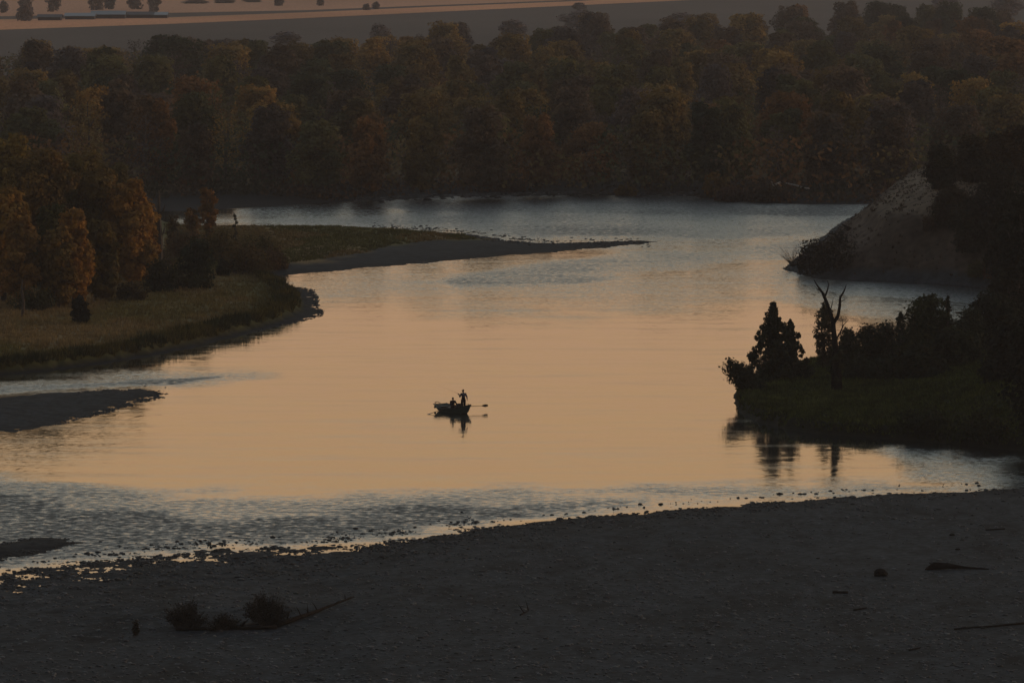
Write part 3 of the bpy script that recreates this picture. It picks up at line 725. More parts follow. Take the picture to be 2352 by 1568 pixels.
# far bank single things
bush('round golden bush at the water, by the end of the far gravel spit', 1642, 452, 58, 58, (.17, .10, .026), 540, leaves=1600, size=.2)
bush('squat olive-gold bush at the far waterline near mid-stream', 1437, 450, 46, 26, (.12, .075, .02), 541, leaves=900, size=.2)
bush('rusty brush heap at the tip of the far gravel spit', 1680, 462, 90, 26, (.07, .04, .028), 542, leaves=1500, size=.2, name='brush_heap', cat='brush')
bush('brown brush behind the bleached logs on the far spit', 1760, 462, 130, 30, (.055, .038, .025), 543, leaves=1800, size=.2, name='brush_heap', cat='brush')
bush('low reddish shrub in the clearing of the far bank', 1160, 440, 110, 22, (.085, .048, .03), 544, leaves=1400, size=.2, cat='bush')

def log(name, label, a, b_, za, zb, r0, r1, mat, cat='log', bend=.0, twigs=0, seed=0, group=None):
    A = Vector(a); B = Vector(b_); A.z += za; B.z += zb; rr = random.Random(seed)
    M = [A.lerp(B, t_) + Vector((rr.uniform(-1, 1) * bend, rr.uniform(-1, 1) * bend, rr.uniform(-.3, .6) * bend)) for t_ in (0, .25, .5, .75, 1)]
    parts = [tube([p - A for p in M], [r0 + (r1 - r0) * t_ for t_ in (0, .25, .5, .75, 1)], 8)]
    for k in range(twigs):
        t_ = rr.uniform(.1, .95); p = A.lerp(B, t_) - A; e = p + Vector((rr.uniform(-.6, .6), rr.uniform(-.5, .5), rr.uniform(.2, .7)))
        parts.append(tube([p, p.lerp(e, .5) + Vector((0, 0, .06)), e], [r1 * .8 + .01, r1 * .5 + .008, .006], 5))
    o = link(name, new_mesh(name, *join(parts), mat, None, True), loc=A)
    return tag(o, label, cat, group)
log('bleached_log', 'long pale bleached log slanting on the far gravel spit', on_ground(1738, 452), on_ground(1792, 447), .7, 1.9, .22, .16, M_dead, twigs=2, seed=1)
log('bleached_log', 'thinner pale log lying higher, at the foot of the far wood', on_ground(1800, 442), on_ground(1858, 446), 1.5, .8, .12, .16, M_dead, bend=.3, seed=2)

# ---------------------------------------------------------------- wooded point: junipers, dead tree
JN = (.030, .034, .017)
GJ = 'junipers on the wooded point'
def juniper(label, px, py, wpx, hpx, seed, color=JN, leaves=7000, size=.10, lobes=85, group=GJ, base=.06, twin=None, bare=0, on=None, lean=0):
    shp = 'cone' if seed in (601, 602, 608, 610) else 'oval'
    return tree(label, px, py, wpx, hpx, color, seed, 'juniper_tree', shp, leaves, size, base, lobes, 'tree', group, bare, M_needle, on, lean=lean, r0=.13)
juniper('tall pointed juniper standing clear against the water', 1776, 872, 112, 198, 601, leaves=16000, lobes=190)
juniper('slightly shorter juniper leaning on the right flank of the tall one', 1815, 870, 84, 152, 602, leaves=10000, lobes=130)
tree('bent juniper shrub leaning out over the water at the tip', 1732, 896, 88, 68, JN, 603, 'juniper_shrub', 'oval', 4200, .10, .04, 34, 'shrub', None, 0, M_needle, lean=-.72, r0=.06)
tree('thin see-through pale-leaved tree behind the dead forked one', 1893, 846, 54, 165, (.05, .045, .024), 604, 'young_tree', 'oval', 3600, .10, .05, 30, mat=M_needle)
juniper('small dark juniper close behind the dead forked tree', 1948, 856, 62, 112, 605, leaves=3200)
juniper('low juniper with feathery top, first after the gap', 1992, 840, 80, 100, 606, leaves=3500)
juniper('squat juniper with a soft point, second after the gap', 2034, 838, 84, 104, 607, leaves=3500)
juniper('upright juniper with thin spire between squat one and round one', 2068, 830, 64, 128, 608, leaves=3200)
tree('round bushy dark tree, tallest of the row behind the point', 2130, 830, 128, 160, (.034, .040, .016), 609, 'bushy_tree', 'round', 8500, .12, .08, 24, mat=M_needle)
juniper('slender juniper whose tip leans past the round bushy tree', 2172, 815, 52, 152, 610, leaves=2200, lean=.03)
juniper('low juniper in the gap where the far water shows', 2228, 810, 90, 105, 611, leaves=3500)
bush('dark scrub between the tall juniper and the thin tree', 1852, 862, 50, 26, JN, 612, leaves=1100, size=.1, group='scrub on the wooded point', mat=M_needle)
bush('low scrub at the foot of the bent shrub', 1752, 880, 60, 16, JN, 613, leaves=900, size=.09, group='scrub on the wooded point', mat=M_needle)
# the mass of dark trees at the edge of the picture
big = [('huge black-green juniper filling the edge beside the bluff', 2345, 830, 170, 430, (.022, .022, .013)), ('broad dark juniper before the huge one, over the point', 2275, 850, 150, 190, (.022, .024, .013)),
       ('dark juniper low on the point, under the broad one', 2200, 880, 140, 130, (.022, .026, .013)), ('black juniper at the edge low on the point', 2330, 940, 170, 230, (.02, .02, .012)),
       ('rounded dark shrub-tree at the middle of the point', 2110, 890, 120, 100, (.024, .027, .014)), ('tall dark juniper whose flank meets the far water', 2312, 760, 100, 330, (.022, .022, .013)),
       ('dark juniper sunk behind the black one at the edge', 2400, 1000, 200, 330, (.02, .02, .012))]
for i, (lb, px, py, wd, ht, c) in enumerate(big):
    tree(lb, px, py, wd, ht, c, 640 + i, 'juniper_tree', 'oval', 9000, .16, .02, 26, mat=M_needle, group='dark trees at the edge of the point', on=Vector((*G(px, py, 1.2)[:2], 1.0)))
for i, (lb, px, py, wd, ht) in enumerate([('low leafy scrub on the bank behind the dead tree foot', 1975, 868, 90, 34), ('dense scrub below the squat juniper', 2040, 872, 110, 46), ('scrub at the water below the black juniper', 2250, 1008, 180, 44),
                                          ('overhanging scrub along the lower bank, mid point', 2120, 985, 140, 30)]):
    bush(lb, px, py, wd, ht, (.026, .03, .014), 660 + i, leaves=2600, size=.11, group='scrub on the wooded point', lobes=18)
# dead forked tree
p = on_ground(1920, 893, .1); s = FD / p.y
def T_(pts): return [((x - 1920) / s, dy, (893 - y) / s) for x, y, dy in pts]
trunk_ = tube(T_([(1922, 893, 0), (1921, 840, 0), (1918, 790, .1), (1914, 750, 0), (1914, 733, 0)]), [.50, .40, .28, .19, .17], 10)
br = [tube(T_([(1914, 738, 0), (1905, 712, .1), (1897, 688, 0), (1888, 668, -.1), (1875, 650, 0), (1868, 638, 0)]), [.20, .17, .15, .12, .07, .03], 7),
      tube(T_([(1893, 680, 0), (1899, 664, .1), (1903, 650, .2), (1899, 640, .2)]), [.09, .07, .05, .02], 6),
      tube(T_([(1914, 738, 0), (1924, 722, -.1), (1928, 700, 0), (1929, 680, .1), (1938, 664, 0), (1943, 650, 0)]), [.18, .15, .13, .10, .07, .03], 7),
      tube(T_([(1906, 712, .1), (1911, 695, .2), (1913, 682, .2)]), [.06, .04, .02], 5),
      tube(T_([(1884, 664, 0), (1876, 660, .2), (1870, 652, .2)]), [.05, .03, .015], 5),
      tube(T_([(1929, 690, 0), (1938, 685, .2), (1946, 680, .2)]), [.04, .03, .012], 5),
      tube(T_([(1918, 780, 0), (1930, 760, .3), (1938, 742, .3), (1950, 730, .3)]), [.10, .07, .04, .015], 5),
      tube(T_([(1934, 750, .3), (1936, 735, .4), (1932, 722, .4)]), [.04, .025, .012], 5)]
e = plant('dead_tree', 'dead tree with bare forked top beside the thin tree', 'dead tree', p, [('trunk', new_mesh('trunk', *trunk_, M_darkwood, None, True))] + [('limb', new_mesh('limb', *b_, M_darkwood, None, True)) for b_ in br])
ivy, _ = crown_mesh('ivy', 690, 4.2, .75, .0, 10, 1500, .1, 'column', M_needle)
o = link('foliage', ivy, e); o.color = (*JN, 1)
log('fallen_log', 'straight dark log lying level beside the far water gap', Vector((*G(2196, 716, 2.0)[:2], 1.55)), Vector((*G(2275, 714, 2.0)[:2], 1.55)), .35, .4, .1, .08, M_darkwood, seed=5)

# bluff vegetation
GD = 'trees on the bluff'
for i, (lb, px, py, wd, ht, c) in enumerate([
    ('dark juniper on the crest of the bluff, first along the skyline', 2160, 435, 90, 105, (.024, .023, .013)), ('dark maple with a few gold leaves on the bluff crest', 2235, 420, 110, 110, (.034, .026, .012)),
    ('golden-tipped dark tree rising highest at the picture edge', 2335, 430, 120, 150, (.046, .028, .012)), ('black-green tree low on the bluff face by the edge', 2290, 560, 150, 190, (.02, .02, .012)),
    ('dark tree at the foot of the bluff beside the shore', 2320, 655, 130, 170, (.022, .020, .012)), ('brownish scrub tree hanging on the middle of the bluff face', 2185, 520, 100, 90, (.034, .026, .014)),
    ('dark spreading tree on the bluff face below the crest maple', 2235, 580, 110, 130, (.024, .022, .012)), ('narrow dark tree standing on the bluff top behind the edge', 2290, 410, 70, 110, (.03, .024, .012))]):
    q = on_ground(px, py)
    tree(lb, px, py, wd, ht, c, 700 + i, 'bluff_tree', 'oval', 7500, .15, .03, 24, mat=M_needle, group=GD, on=q)
def bluffbush(lb, px, py, wd, ht, c, seed, **k):
    q = on_ground(px, py)
    bush(lb, px, py, wd, ht, c, seed, on=q, group='bushes on the bluff', **k)
bluffbush('dark rounded bush clinging to the tip of the bluff', 1866, 630, 112, 84, (.03, .026, .018), 721, leaves=2200, size=.12)
bluffbush('dark scrub spilling down the bluff nose', 1925, 620, 110, 96, (.034, .028, .02), 722, leaves=2200, size=.12)
bluffbush('reddish scrub at the waterline of the bluff tip', 1850, 618, 46, 34, (.05, .03, .022), 723, leaves=1000, size=.1)
bluffbush('yellow-green bush at the foot of the bluff near the edge', 2245, 636, 46, 36, (.06, .055, .02), 724, leaves=1300, size=.11)
bluffbush('orange-brown bush low at the bluff shore by the dark mass', 2275, 640, 40, 50, (.11, .05, .02), 725, leaves=1200, size=.11)
bluffbush('ochre scrub on the middle of the bluff slope', 2135, 530, 40, 38, (.07, .045, .025), 726, leaves=900, size=.1)
# leafless shrub at the tip
p = on_ground(1822, 612); s = FD / p.y; rr = random.Random(9); tb = []
for k in range(26):
    a = rr.uniform(-.9, .9); L1 = rr.uniform(1.2, 3.4); e1 = Vector((math.sin(a) * L1, rr.uniform(-.5, .5), math.cos(a) * L1))
    tb.append(tube([(0, 0, -.1), e1 * .5 + Vector((.08, 0, .1)), e1], [.035, .022, .008], 4))
    e2 = e1 * .6 + Vector((rr.uniform(-.5, .5), 0, rr.uniform(.2, .6))); tb.append(tube([e1 * .45, e2], [.018, .006], 4))
tag(link('bare_shrub', new_mesh('bare_shrub', *join(tb), M_bark), loc=p), 'leafless twiggy shrub at the waterline of the bluff tip', 'shrub')
q = G(1925, 516, 3.2); z_ = ground_z(q.x, q.y)
tb = [tube([(1.2, 0, -.4), (.2, 0, .25), (-.8, 0, .9)], [.30, .24, .05], 6), tube([(.6, 0, 0), (0, 0, 0.05), (-.5, 0, .45)], [.18, .12, .04], 5), tube([(.8, 0, 0), (1.1, .1, .7)], [.1, .03], 5)]
q = on_ground(1948, 530)
tag(link('tree_stump', new_mesh('tree_stump', *join(tb), M_darkwood), loc=q), 'dark slanting root stump jutting from the bluff skyline over water', 'stump')
log('fallen_log', 'dark drift pole lying along the bluff tip waterline', on_ground(1806, 616), on_ground(1862, 604), .2, .5, .07, .04, M_darkwood, seed=15)

# ---------------------------------------------------------------- evening haze
hb = [(-3200, -60, -3), (3200, -60, -3), (3200, 6700, -3), (-3200, 6700, -3), (-3200, -60, 46), (3200, -60, 46), (3200, 6700, 46), (-3200, 6700, 46)]
mh = bpy.data.materials.new('haze'); mh.use_nodes = True; t = mh.node_tree; t.nodes.clear()
pv = N(t, 'ShaderNodeVolumePrincipled'); pv.inputs['Color'].default_value = (.70, .65, .64, 1); pv.inputs['Density'].default_value = .00010; pv.inputs['Anisotropy'].default_value = .1
ou = N(t, 'ShaderNodeOutputMaterial'); t.links.new(pv.outputs[0], ou.inputs['Volume'])
hzo = link('haze', new_mesh('haze', hb, [(0, 3, 2, 1), (4, 5, 6, 7), (0, 1, 5, 4), (1, 2, 6, 5), (2, 3, 7, 6), (3, 0, 4, 7)], mh))
tag(hzo, 'thin grey-brown evening haze over the whole valley', 'haze', None, 'stuff')
# ---------------------------------------------------------------- stones, grass
def ico():
    t_ = (1 + 5 ** .5) / 2
    V = np.array([(-1, t_, 0), (1, t_, 0), (-1, -t_, 0), (1, -t_, 0), (0, -1, t_), (0, 1, t_), (0, -1, -t_), (0, 1, -t_), (t_, 0, -1), (t_, 0, 1), (-t_, 0, -1), (-t_, 0, 1)], float)
    V /= np.linalg.norm(V, axis=1)[:, None]
    F = np.array([(0, 11, 5), (0, 5, 1), (0, 1, 7), (0, 7, 10), (0, 10, 11), (1, 5, 9), (5, 11, 4), (11, 10, 2), (10, 7, 6), (7, 1, 8), (3, 9, 4), (3, 4, 2), (3, 2, 6), (3, 6, 8), (3, 8, 9), (4, 9, 5), (2, 4, 11), (6, 2, 10), (8, 6, 7), (9, 8, 1)])
    return V, F
IV, IF = ico()
def stones(name, P, size, rng, label, dark=1.0, flat=.6):
    n = len(P); B = IV[None] * rng.uniform(.7, 1.25, (n, 12, 1))
    sz = size[:, None] * np.stack([rng.uniform(.8, 1.5, n), rng.uniform(.7, 1.2, n), rng.uniform(.6, 1.1, n) * flat], 1)
    a = rng.uniform(0, 6.28, n); ca, sa = np.cos(a)[:, None], np.sin(a)[:, None]
    B = B * sz[:, None, :]
    Xr = B[..., 0] * ca - B[..., 1] * sa; Yr = B[..., 0] * sa + B[..., 1] * ca
    V = np.stack([Xr + P[:, 0:1], Yr + P[:, 1:2], B[..., 2] + P[:, 2:3]], -1).reshape(-1, 3)
    F = (IF[None] + 12 * np.arange(n)[:, None, None]).reshape(-1, 3)
    c = (np.array([.046, .049, .054]) * dark)[None] * rng.uniform(.45, 1.7, (n, 1)) * np.stack([rng.uniform(.92, 1.1, n), np.ones(n), rng.uniform(.9, 1.05, n)], 1)
    o = link(name, new_mesh(name, V, F, M_stone, np.repeat(c, 12, 0)))
    return tag(o, label, 'stones', None, 'stuff')
def shore_points(line, n, spread_in, spread_out, rng):
    """points beside a waterline given in measured points; spread in metres towards / away from the camera"""
    L = [Vector(G(*p)) for p in line]
    seg = [(b_ - a).length for a, b_ in zip(L, L[1:])]; cum = np.cumsum([0] + seg)
    out = []
    for q in rng.uniform(0, cum[-1], n):
        i = min(int(np.searchsorted(cum, q)) - 1, len(seg) - 1); i = max(i, 0); p = L[i].lerp(L[i + 1], (q - cum[i]) / seg[i])
        d = rng.normal() ; d = -abs(d) * spread_in if rng.uniform() < .6 else abs(d) * spread_out
        out.append((p.x, p.y + d))
    return np.array(out)
rng = np.random.default_rng(31)
BL = BEACH[2:26]
pts = shore_points(BL, 5200, 5.0, 2.2, rng)
uu_ = pts[:, 0] / pts[:, 1] * FD + 1176
pts2 = shore_points(BL[:13], 4200, 9.0, 4.0, rng)
pts = np.concatenate([pts, pts2])
pts = pts[fbm(pts[:, 0] * .5, pts[:, 1] * .35, 3, 88) + rng.uniform(-.12, .2, len(pts)) > 0]
z = np.array([ground_z(x, y) for x, y in pts]); z = np.maximum(z, -.12)
sz = rng.uniform(0, 1, len(pts)) ** 3 * .17 + .05
stones('shore_stones', np.column_stack([pts, z + .01]), sz, rng, 'dark cobbles strewn through the shallows along the gravel beach edge', .5)
# beach cobbles, sparse
n = 26000; inv_ = rng.uniform(1150 - HOR, 1640 - HOR, n); D_ = FD * H / inv_; ux = rng.uniform(-60, 2420, n); pts = np.column_stack([D_ * (ux - 1176) / FD, D_])
sd_b = sdist(pts[:, 0], pts[:, 1], BEACH_W); keep = (sd_b > 1.0) & (fbm(pts[:, 0] * .08, pts[:, 1] * .04, 3, 77) + rng.uniform(-.2, .35, n) * (1 + (ux < 1100)) > -.02); pts = pts[keep]
z = np.array([ground_z(x, y) for x, y in pts])
stones('beach_cobbles', np.column_stack([pts, z]), rng.uniform(0, 1, len(pts)) ** 3 * .14 + .05, rng, 'loose grey cobbles scattered over the gravel beach', 1.15)
# stones along the middle bar's upper edge and tip, left bar, meadow fringe
for nm, ln, cnt, a, b_, lab, sc_ in [('spit_stones', [(850, 525), (970, 530), (1050, 537), (1120, 545), (1180, 553), (1250, 560), (1330, 560), (1420, 558), (1490, 557)], 2600, 4.0, 5.0, 'dark stones breaking the water along the edge of the middle bar', .26),
                               ('bar_stones', LBAR[5:16], 1500, 2.5, 2.0, 'dark stones around the tip of the left gravel bar', .15),
                               ('fringe_stones', [(560, 770), (640, 750), (700, 736), (742, 722), (728, 702), (726, 682), (712, 663), (655, 657)], 900, 2.0, 2.0, 'dark stones fringing the end of the grassy point', .16),
                               ('added_far_stones', [(820, 460), (900, 456), (1000, 450), (1200, 445), (1400, 443), (1600, 445)], 1600, 4.0, 1.0, 'dark stones added along the far waterline to break its bright line', .75),  # stones added to darken the bright line along the far waterline
                               ('bluff_stones', BLUFF[:8], 900, 1.0, 2.5, 'grey stones along the foot of the bluff', .2),
                               ('small_bar_stones', SBAR[3:11], 300, 1.5, 1.5, 'dark stones on the small bar in the riffle', .15)]:
    pts = shore_points(ln, cnt, a, b_, rng); z = np.maximum(np.array([ground_z(x, y) for x, y in pts]), -.1)
    stones(nm, np.column_stack([pts, z]), rng.uniform(.3, 1, cnt) ** 2 * sc_, rng, lab, .5)

def grass(name, polyW, n, hmin, hmax, colorfun, seed, label, box, filt=None, wdt=.05, lean=.35, blades=5):
    rng = np.random.default_rng(seed)
    x0, x1, y0, y1 = box                       # measured box, spread evenly over the ground
    inv_ = rng.uniform(y0 - HOR, y1 - HOR, n); D_ = FD * H / inv_; ux = rng.uniform(x0, x1, n); P = np.column_stack([D_ * (ux - 1176) / FD, D_])
    g = sdist(P[:, 0], P[:, 1], polyW); k = g > .2
    if filt is not None: k &= filt(P, g, rng)
    P = P[k]; g = g[k]; Z = np.array([ground_z(x, y) for x, y in P]); n = len(P)
    hh = rng.uniform(hmin, hmax, n) * (1 + .5 * fbm(P[:, 0] * .3, P[:, 1] * .2, 2, 505) * 2)
    c = colorfun(P, g, rng)
    V = []; T = []
    for b_ in range(blades):
        ox = rng.normal(size=n) * .13; oy = rng.normal(size=n) * .15; a = rng.uniform(0, 6.28, n); w_ = wdt * rng.uniform(.7, 1.4, n)
        lx = rng.normal(size=n) * lean * hh; ly = rng.normal(size=n) * lean * hh; h2 = hh * rng.uniform(.6, 1.1, n)
        b1 = np.stack([P[:, 0] + ox - np.cos(a) * w_, P[:, 1] + oy - np.sin(a) * w_, Z - .03], 1); b2 = np.stack([P[:, 0] + ox + np.cos(a) * w_, P[:, 1] + oy + np.sin(a) * w_, Z - .03], 1)
        tp = np.stack([P[:, 0] + ox + lx, P[:, 1] + oy + ly, Z + h2], 1)
        V.append(np.stack([b1, b2, tp], 1).reshape(-1, 3)); T.append(np.repeat(c * rng.uniform(.7, 1.3, (n, 1)), 3, 0))
    V = np.concatenate(V); T = np.concatenate(T)
    o = link(name, new_mesh(name, V, np.arange(len(V)).reshape(-1, 3), M_grass, T))
    return tag(o, label, 'grass', None, 'stuff')
def mead_c(P, g, rng):
    nn = smooth(-.15, .15, fbm(P[:, 0] * .10, P[:, 1] * .03, 4, 45))[:, None]
    c = (STRAW * 1.05)[None] * (1 - nn * .7) + OLIVE[None] * nn * .7
    e = np.exp(-(g / 5.0) ** 2)[:, None]
    return c * (1 - e * .7) + col(.062, .058, .018)[None] * e * .7
grass('meadow_grass', GRASS_W, 15000, .15, .45, mead_c, 71, 'dry straw-coloured grass over the grassy point', (-40, 720, 640, 860), None, .07)
grass('bank_grass', GRASS_W, 30000, .45, .95, lambda P, g, rng: np.where((fbm(P[:, 0] * .2, P[:, 1] * .2, 2, 78) > .02)[:, None], col(.075, .062, .018)[None], col(.036, .038, .014)[None]) * rng.uniform(.7, 1.3, (len(P), 1)), 72,
      'tall olive grass tussocks hanging over the bank of the point', (-40, 720, 640, 870), lambda P, g, r: g < 2.6, .09, .3)
grass('bar_grass', MGRASS_W, 15000, .15, .40, lambda P, g, rng: np.where((fbm(P[:, 0] * .1 + 4, P[:, 1] * .03, 3, 52) > 0)[:, None], col(.085, .080, .026)[None], col(.14, .10, .04)[None]) * rng.uniform(.85, 1.15, (len(P), 1)), 73,
      'green and tan grass on the middle gravel bar', (380, 1130, 526, 650), None, .09)
grass('point_grass', POINT_W, 26000, .15, .42, lambda P, g, rng: np.array([[.058, .066, .018]]) * rng.uniform(.5, 1.5, (len(P), 1)) * (1 + fbm(P[:, 0] * .4, P[:, 1] * .3, 3, 79)[:, None]), 74,
      'dark green grass and weeds on the wooded point', (1680, 2400, 830, 1045), None, .07)
grass('bluff_grass', BLUFF_W, 2500, .12, .35, lambda P, g, rng: np.array([[.070, .054, .038]]) * rng.uniform(.7, 1.2, (len(P), 1)), 75,
      'sparse dry bunch grass over the bluff slope', (1830, 2400, 480, 660), lambda P, g, r: g > 2, .09)

# ---------------------------------------------------------------- things lying on the beach
def shrub(name, label, px, py, wpx, hpx, color, seed, n=260, cat='bush', group=None):
    """low twiggy dry bush: fanning stems with small leaves"""
    p = on_ground(px, py); s = FD / p.y; r = wpx / s / 2; h = hpx / s; rr = random.Random(seed); tb = []; C = []
    for k in range(n):
        a = rr.uniform(0, 6.28); rad = r * rr.uniform(.1, 1) * (.72 + .28 * math.sin(a * 2 + seed) + .15 * math.sin(a * 5 + seed)); e = Vector((math.cos(a) * rad, math.sin(a) * rad * .7, h * rr.uniform(.25, 1.0) ** .8 * (1.05 - .6 * (rad / r) ** 2) * (1 + .25 * math.sin(a * 3 + seed * 2))))
        st = Vector((e.x * .45, e.y * .45, -.03)); m = st.lerp(e, .55) + Vector((0, 0, h * .12))
        tb.append(tube([st, m, e], [.014, .010, .004], 3))
        for q in range(7): C.append(m.lerp(e, rr.uniform(-.6, 1)) + Vector((rr.gauss(0, .04), rr.gauss(0, .04), rr.gauss(0, .03))))
    C = np.array([tuple(c) for c in C]); rg = np.random.default_rng(seed)
    V, F = leaf_quads(C, np.tile([[0, -.2, 1.]], (len(C), 1)), .045, rg)
    return plant(name, label, cat, p, [('stems', new_mesh('stems', *join(tb), M_bark)), ('foliage', new_mesh('foliage', V, F, M_needle, np.repeat(np.ones((len(C), 3)) * rg.uniform(.6, 1.4, (len(C), 1)), 4, 0)))], group, color=color)
shrub('dry_bush', 'rounded dark bush on the beach, left end of the driftwood', 428, 1442, 150, 62, (.020, .017, .012), 801, 620)
shrub('dry_bush', 'wider feathery dark bush over the driftwood log', 612, 1432, 190, 68, (.020, .017, .012), 802, 760)
shrub('dry_bush', 'small lone dark tuft left of the two beach bushes', 312, 1458, 30, 32, (.03, .025, .014), 803, 90)
shrub('dry_bush', 'low dark sprigs between the two beach bushes', 515, 1446, 110, 36, (.020, .017, .012), 804, 320)
def bl(px, py): return on_ground(px, py, 0)
log('driftwood_log', 'dark driftwood trunk slanting right from the wide beach bush', bl(640, 1440), bl(812, 1380), .12, .25, .17, .04, M_darkwood, bend=.08, twigs=6, seed=21)
log('driftwood_log', 'pale driftwood length lying under the wide beach bush', bl(560, 1436), bl(672, 1424), .08, .1, .10, .08, plain('weathered_wood', (.11, .10, .09)), bend=.05, twigs=2, seed=22)
log('driftwood_log', 'dark driftwood trunk beneath both beach bushes', bl(400, 1448), bl(640, 1444), .08, .1, .14, .12, M_darkwood, bend=.1, twigs=5, seed=23)
# tapering drift trunk with root end
A = bl(2128, 1308); B = bl(2252, 1314)
tb = [tube([(0, 0, .05), (.5, 0, .26), (1.4, .1, .24), (2.4, .1, .14), (4.0, -.1, .06)], [.10, .26, .20, .10, .03], 8), tube([(.3, 0, .2), (-.1, -.2, .05)], [.1, .04], 5), tube([(.5, 0, .25), (.2, .3, .42)], [.08, .03], 5)]
tag(link('stranded_log', new_mesh('stranded_log', *join(tb), M_darkwood, None, True), loc=A), 'dark tapering drift trunk with thick root end on the right beach', 'driftwood')
def rock(label, px, py, r, seed, flat=.8, name='rock'):
    p = bl(px, py); rr = np.random.default_rng(seed)
    V = IV.copy(); F = [tuple(f) for f in IF]
    # one subdivision for a rounder stone
    VV = [tuple(v) for v in V]; FF = []; mid = {}
    def mp(a, b_):
        k = (min(a, b_), max(a, b_))
        if k not in mid: mid[k] = len(VV); m = (V[a] + V[b_]); m = m / np.linalg.norm(m); VV.append(tuple(m))
        return mid[k]
    for a, b_, c in F:
        x, y, z = mp(a, b_), mp(b_, c), mp(c, a); FF += [(a, x, z), (x, b_, y), (z, y, c), (x, y, z)]
    VV = np.array(VV) * (1 + rr.uniform(-.18, .18, (len(VV), 1))) * np.array([r * 1.1, r, r * flat]); VV[:, 2] += r * flat * .45
    tag(link(name, new_mesh(name, VV, FF, M_darkwood), loc=p), label, 'rock')
rock('angular dark boulder alone on the right beach', 2022, 1322, .40, 1)
rock('small dark stone near the upper right of the beach', 2187, 1229, .17, 3, .6)
rock('small dark stone low in the middle of the right beach', 2200, 1262, .15, 4, .5)
log('drift_stick', 'stubby dark driftwood piece left of the lone boulder', bl(1912, 1362), bl(1948, 1362), .08, .07, .09, .08, M_darkwood, seed=31)
log('drift_stick', 'thin dark stick below the stubby driftwood piece', bl(1961, 1402), bl(1990, 1397), .05, .06, .05, .04, M_darkwood, seed=32)
log('drift_stick', 'long dark stick running off the right edge of the beach', bl(2192, 1447), bl(2362, 1434), .06, .08, .05, .07, M_darkwood, bend=.05, seed=33)
log('drift_stick', 'thin dark stick high on the right beach', bl(2264, 1218), bl(2308, 1216), .06, .07, .05, .05, M_darkwood, seed=34)
log('drift_stick', 'short dark stick at the bottom right of the beach', bl(2088, 1494), bl(2112, 1490), .05, .07, .05, .04, M_darkwood, seed=35)
log('drift_stick', 'dark crooked stick in the middle of the beach', bl(1195, 1413), bl(1215, 1404), .05, .09, .05, .03, M_darkwood, seed=36, twigs=2)

# ---------------------------------------------------------------- ranch and trees far behind the wood
RZ = 1.5
def fp(px, py): q = G(px, py, RZ); return Vector((q.x, q.y, RZ))
M_shedwall = plain('shed_wall', (.045, .04, .045)); M_tin = plain('tin_roof', (.15, .165, .18), rough=.5, spec=.4); M_darkroof = plain('dark_roof', (.07, .075, .085))
def shed(label, px, py, wpx, hpx, roofmat, name='barn'):
    p = fp(px, py); s = FD / p.y; W_ = wpx / s / 2; h = hpx / s; dp = 5.0; e = bpy.data.objects.new(name, None); sc.collection.objects.link(e); e.location = p
    tag(e, label, 'farm building', 'ranch buildings')
    wv = [(-W_, -dp, 0), (W_, -dp, 0), (W_, dp, 0), (-W_, dp, 0), (-W_, -dp, h * .55), (W_, -dp, h * .55), (W_, dp, h * .55), (-W_, dp, h * .55), (-W_, 0, h * .93), (W_, 0, h * .93)]
    link('wall', new_mesh('wall', wv, [(0, 1, 5, 4), (1, 2, 6, 9, 5), (2, 3, 7, 6), (3, 0, 4, 8, 7)], M_shedwall), e)
    k = .5
    rv = [(-W_ - k, -dp - k, h * .52), (W_ + k, -dp - k, h * .52), (W_ + k, 0, h), (-W_ - k, 0, h), (W_ + k, dp + k, h * .52), (-W_ - k, dp + k, h * .52)]
    rv2 = [(a, b_, c + .15) for a, b_, c in rv]
    link('roof', new_mesh('roof', rv + rv2, [(6, 7, 8, 9), (9, 8, 10, 11), (0, 3, 2, 1), (3, 5, 4, 2), (0, 1, 7, 6), (5, 11, 10, 4), (1, 2, 8, 7), (2, 4, 10, 8), (0, 6, 9, 3), (3, 9, 11, 5)], roofmat), e)
    link('door', new_mesh('door', [(-1.6, -dp - .06, 0), (1.6, -dp - .06, 0), (1.6, -dp - .06, h * .42), (-1.6, -dp - .06, h * .42), (-1.6, -dp - .003, 0), (1.6, -dp - .003, 0), (1.6, -dp - .003, h * .42), (-1.6, -dp - .003, h * .42)],
         [(0, 1, 2, 3), (1, 5, 6, 2), (4, 0, 3, 7), (3, 2, 6, 7)], plain('barn_door', (.03, .028, .03))), e)
shed('low dark barn nearest the first big hazy tree', 115, 47, 52, 13, M_darkroof)
shed('long barn with pale roof, second of the ranch sheds', 185, 45, 66, 14, M_tin)
shed('long dark barn with bright tin roof in mid ranch', 250, 43, 76, 17, M_tin)
shed('dim low shed right of the tin-roofed barn', 322, 42, 62, 14, M_darkroof)
shed('small pale-roofed shed at the end of the ranch row', 368, 42, 34, 13, M_tin)
HZG = 'hazy trees by the ranch'
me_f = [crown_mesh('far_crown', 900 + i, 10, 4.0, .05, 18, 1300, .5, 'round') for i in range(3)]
tf = [trunk_mesh('far_trunk', 10, me_f[i][1], 910 + i) for i in range(3)]
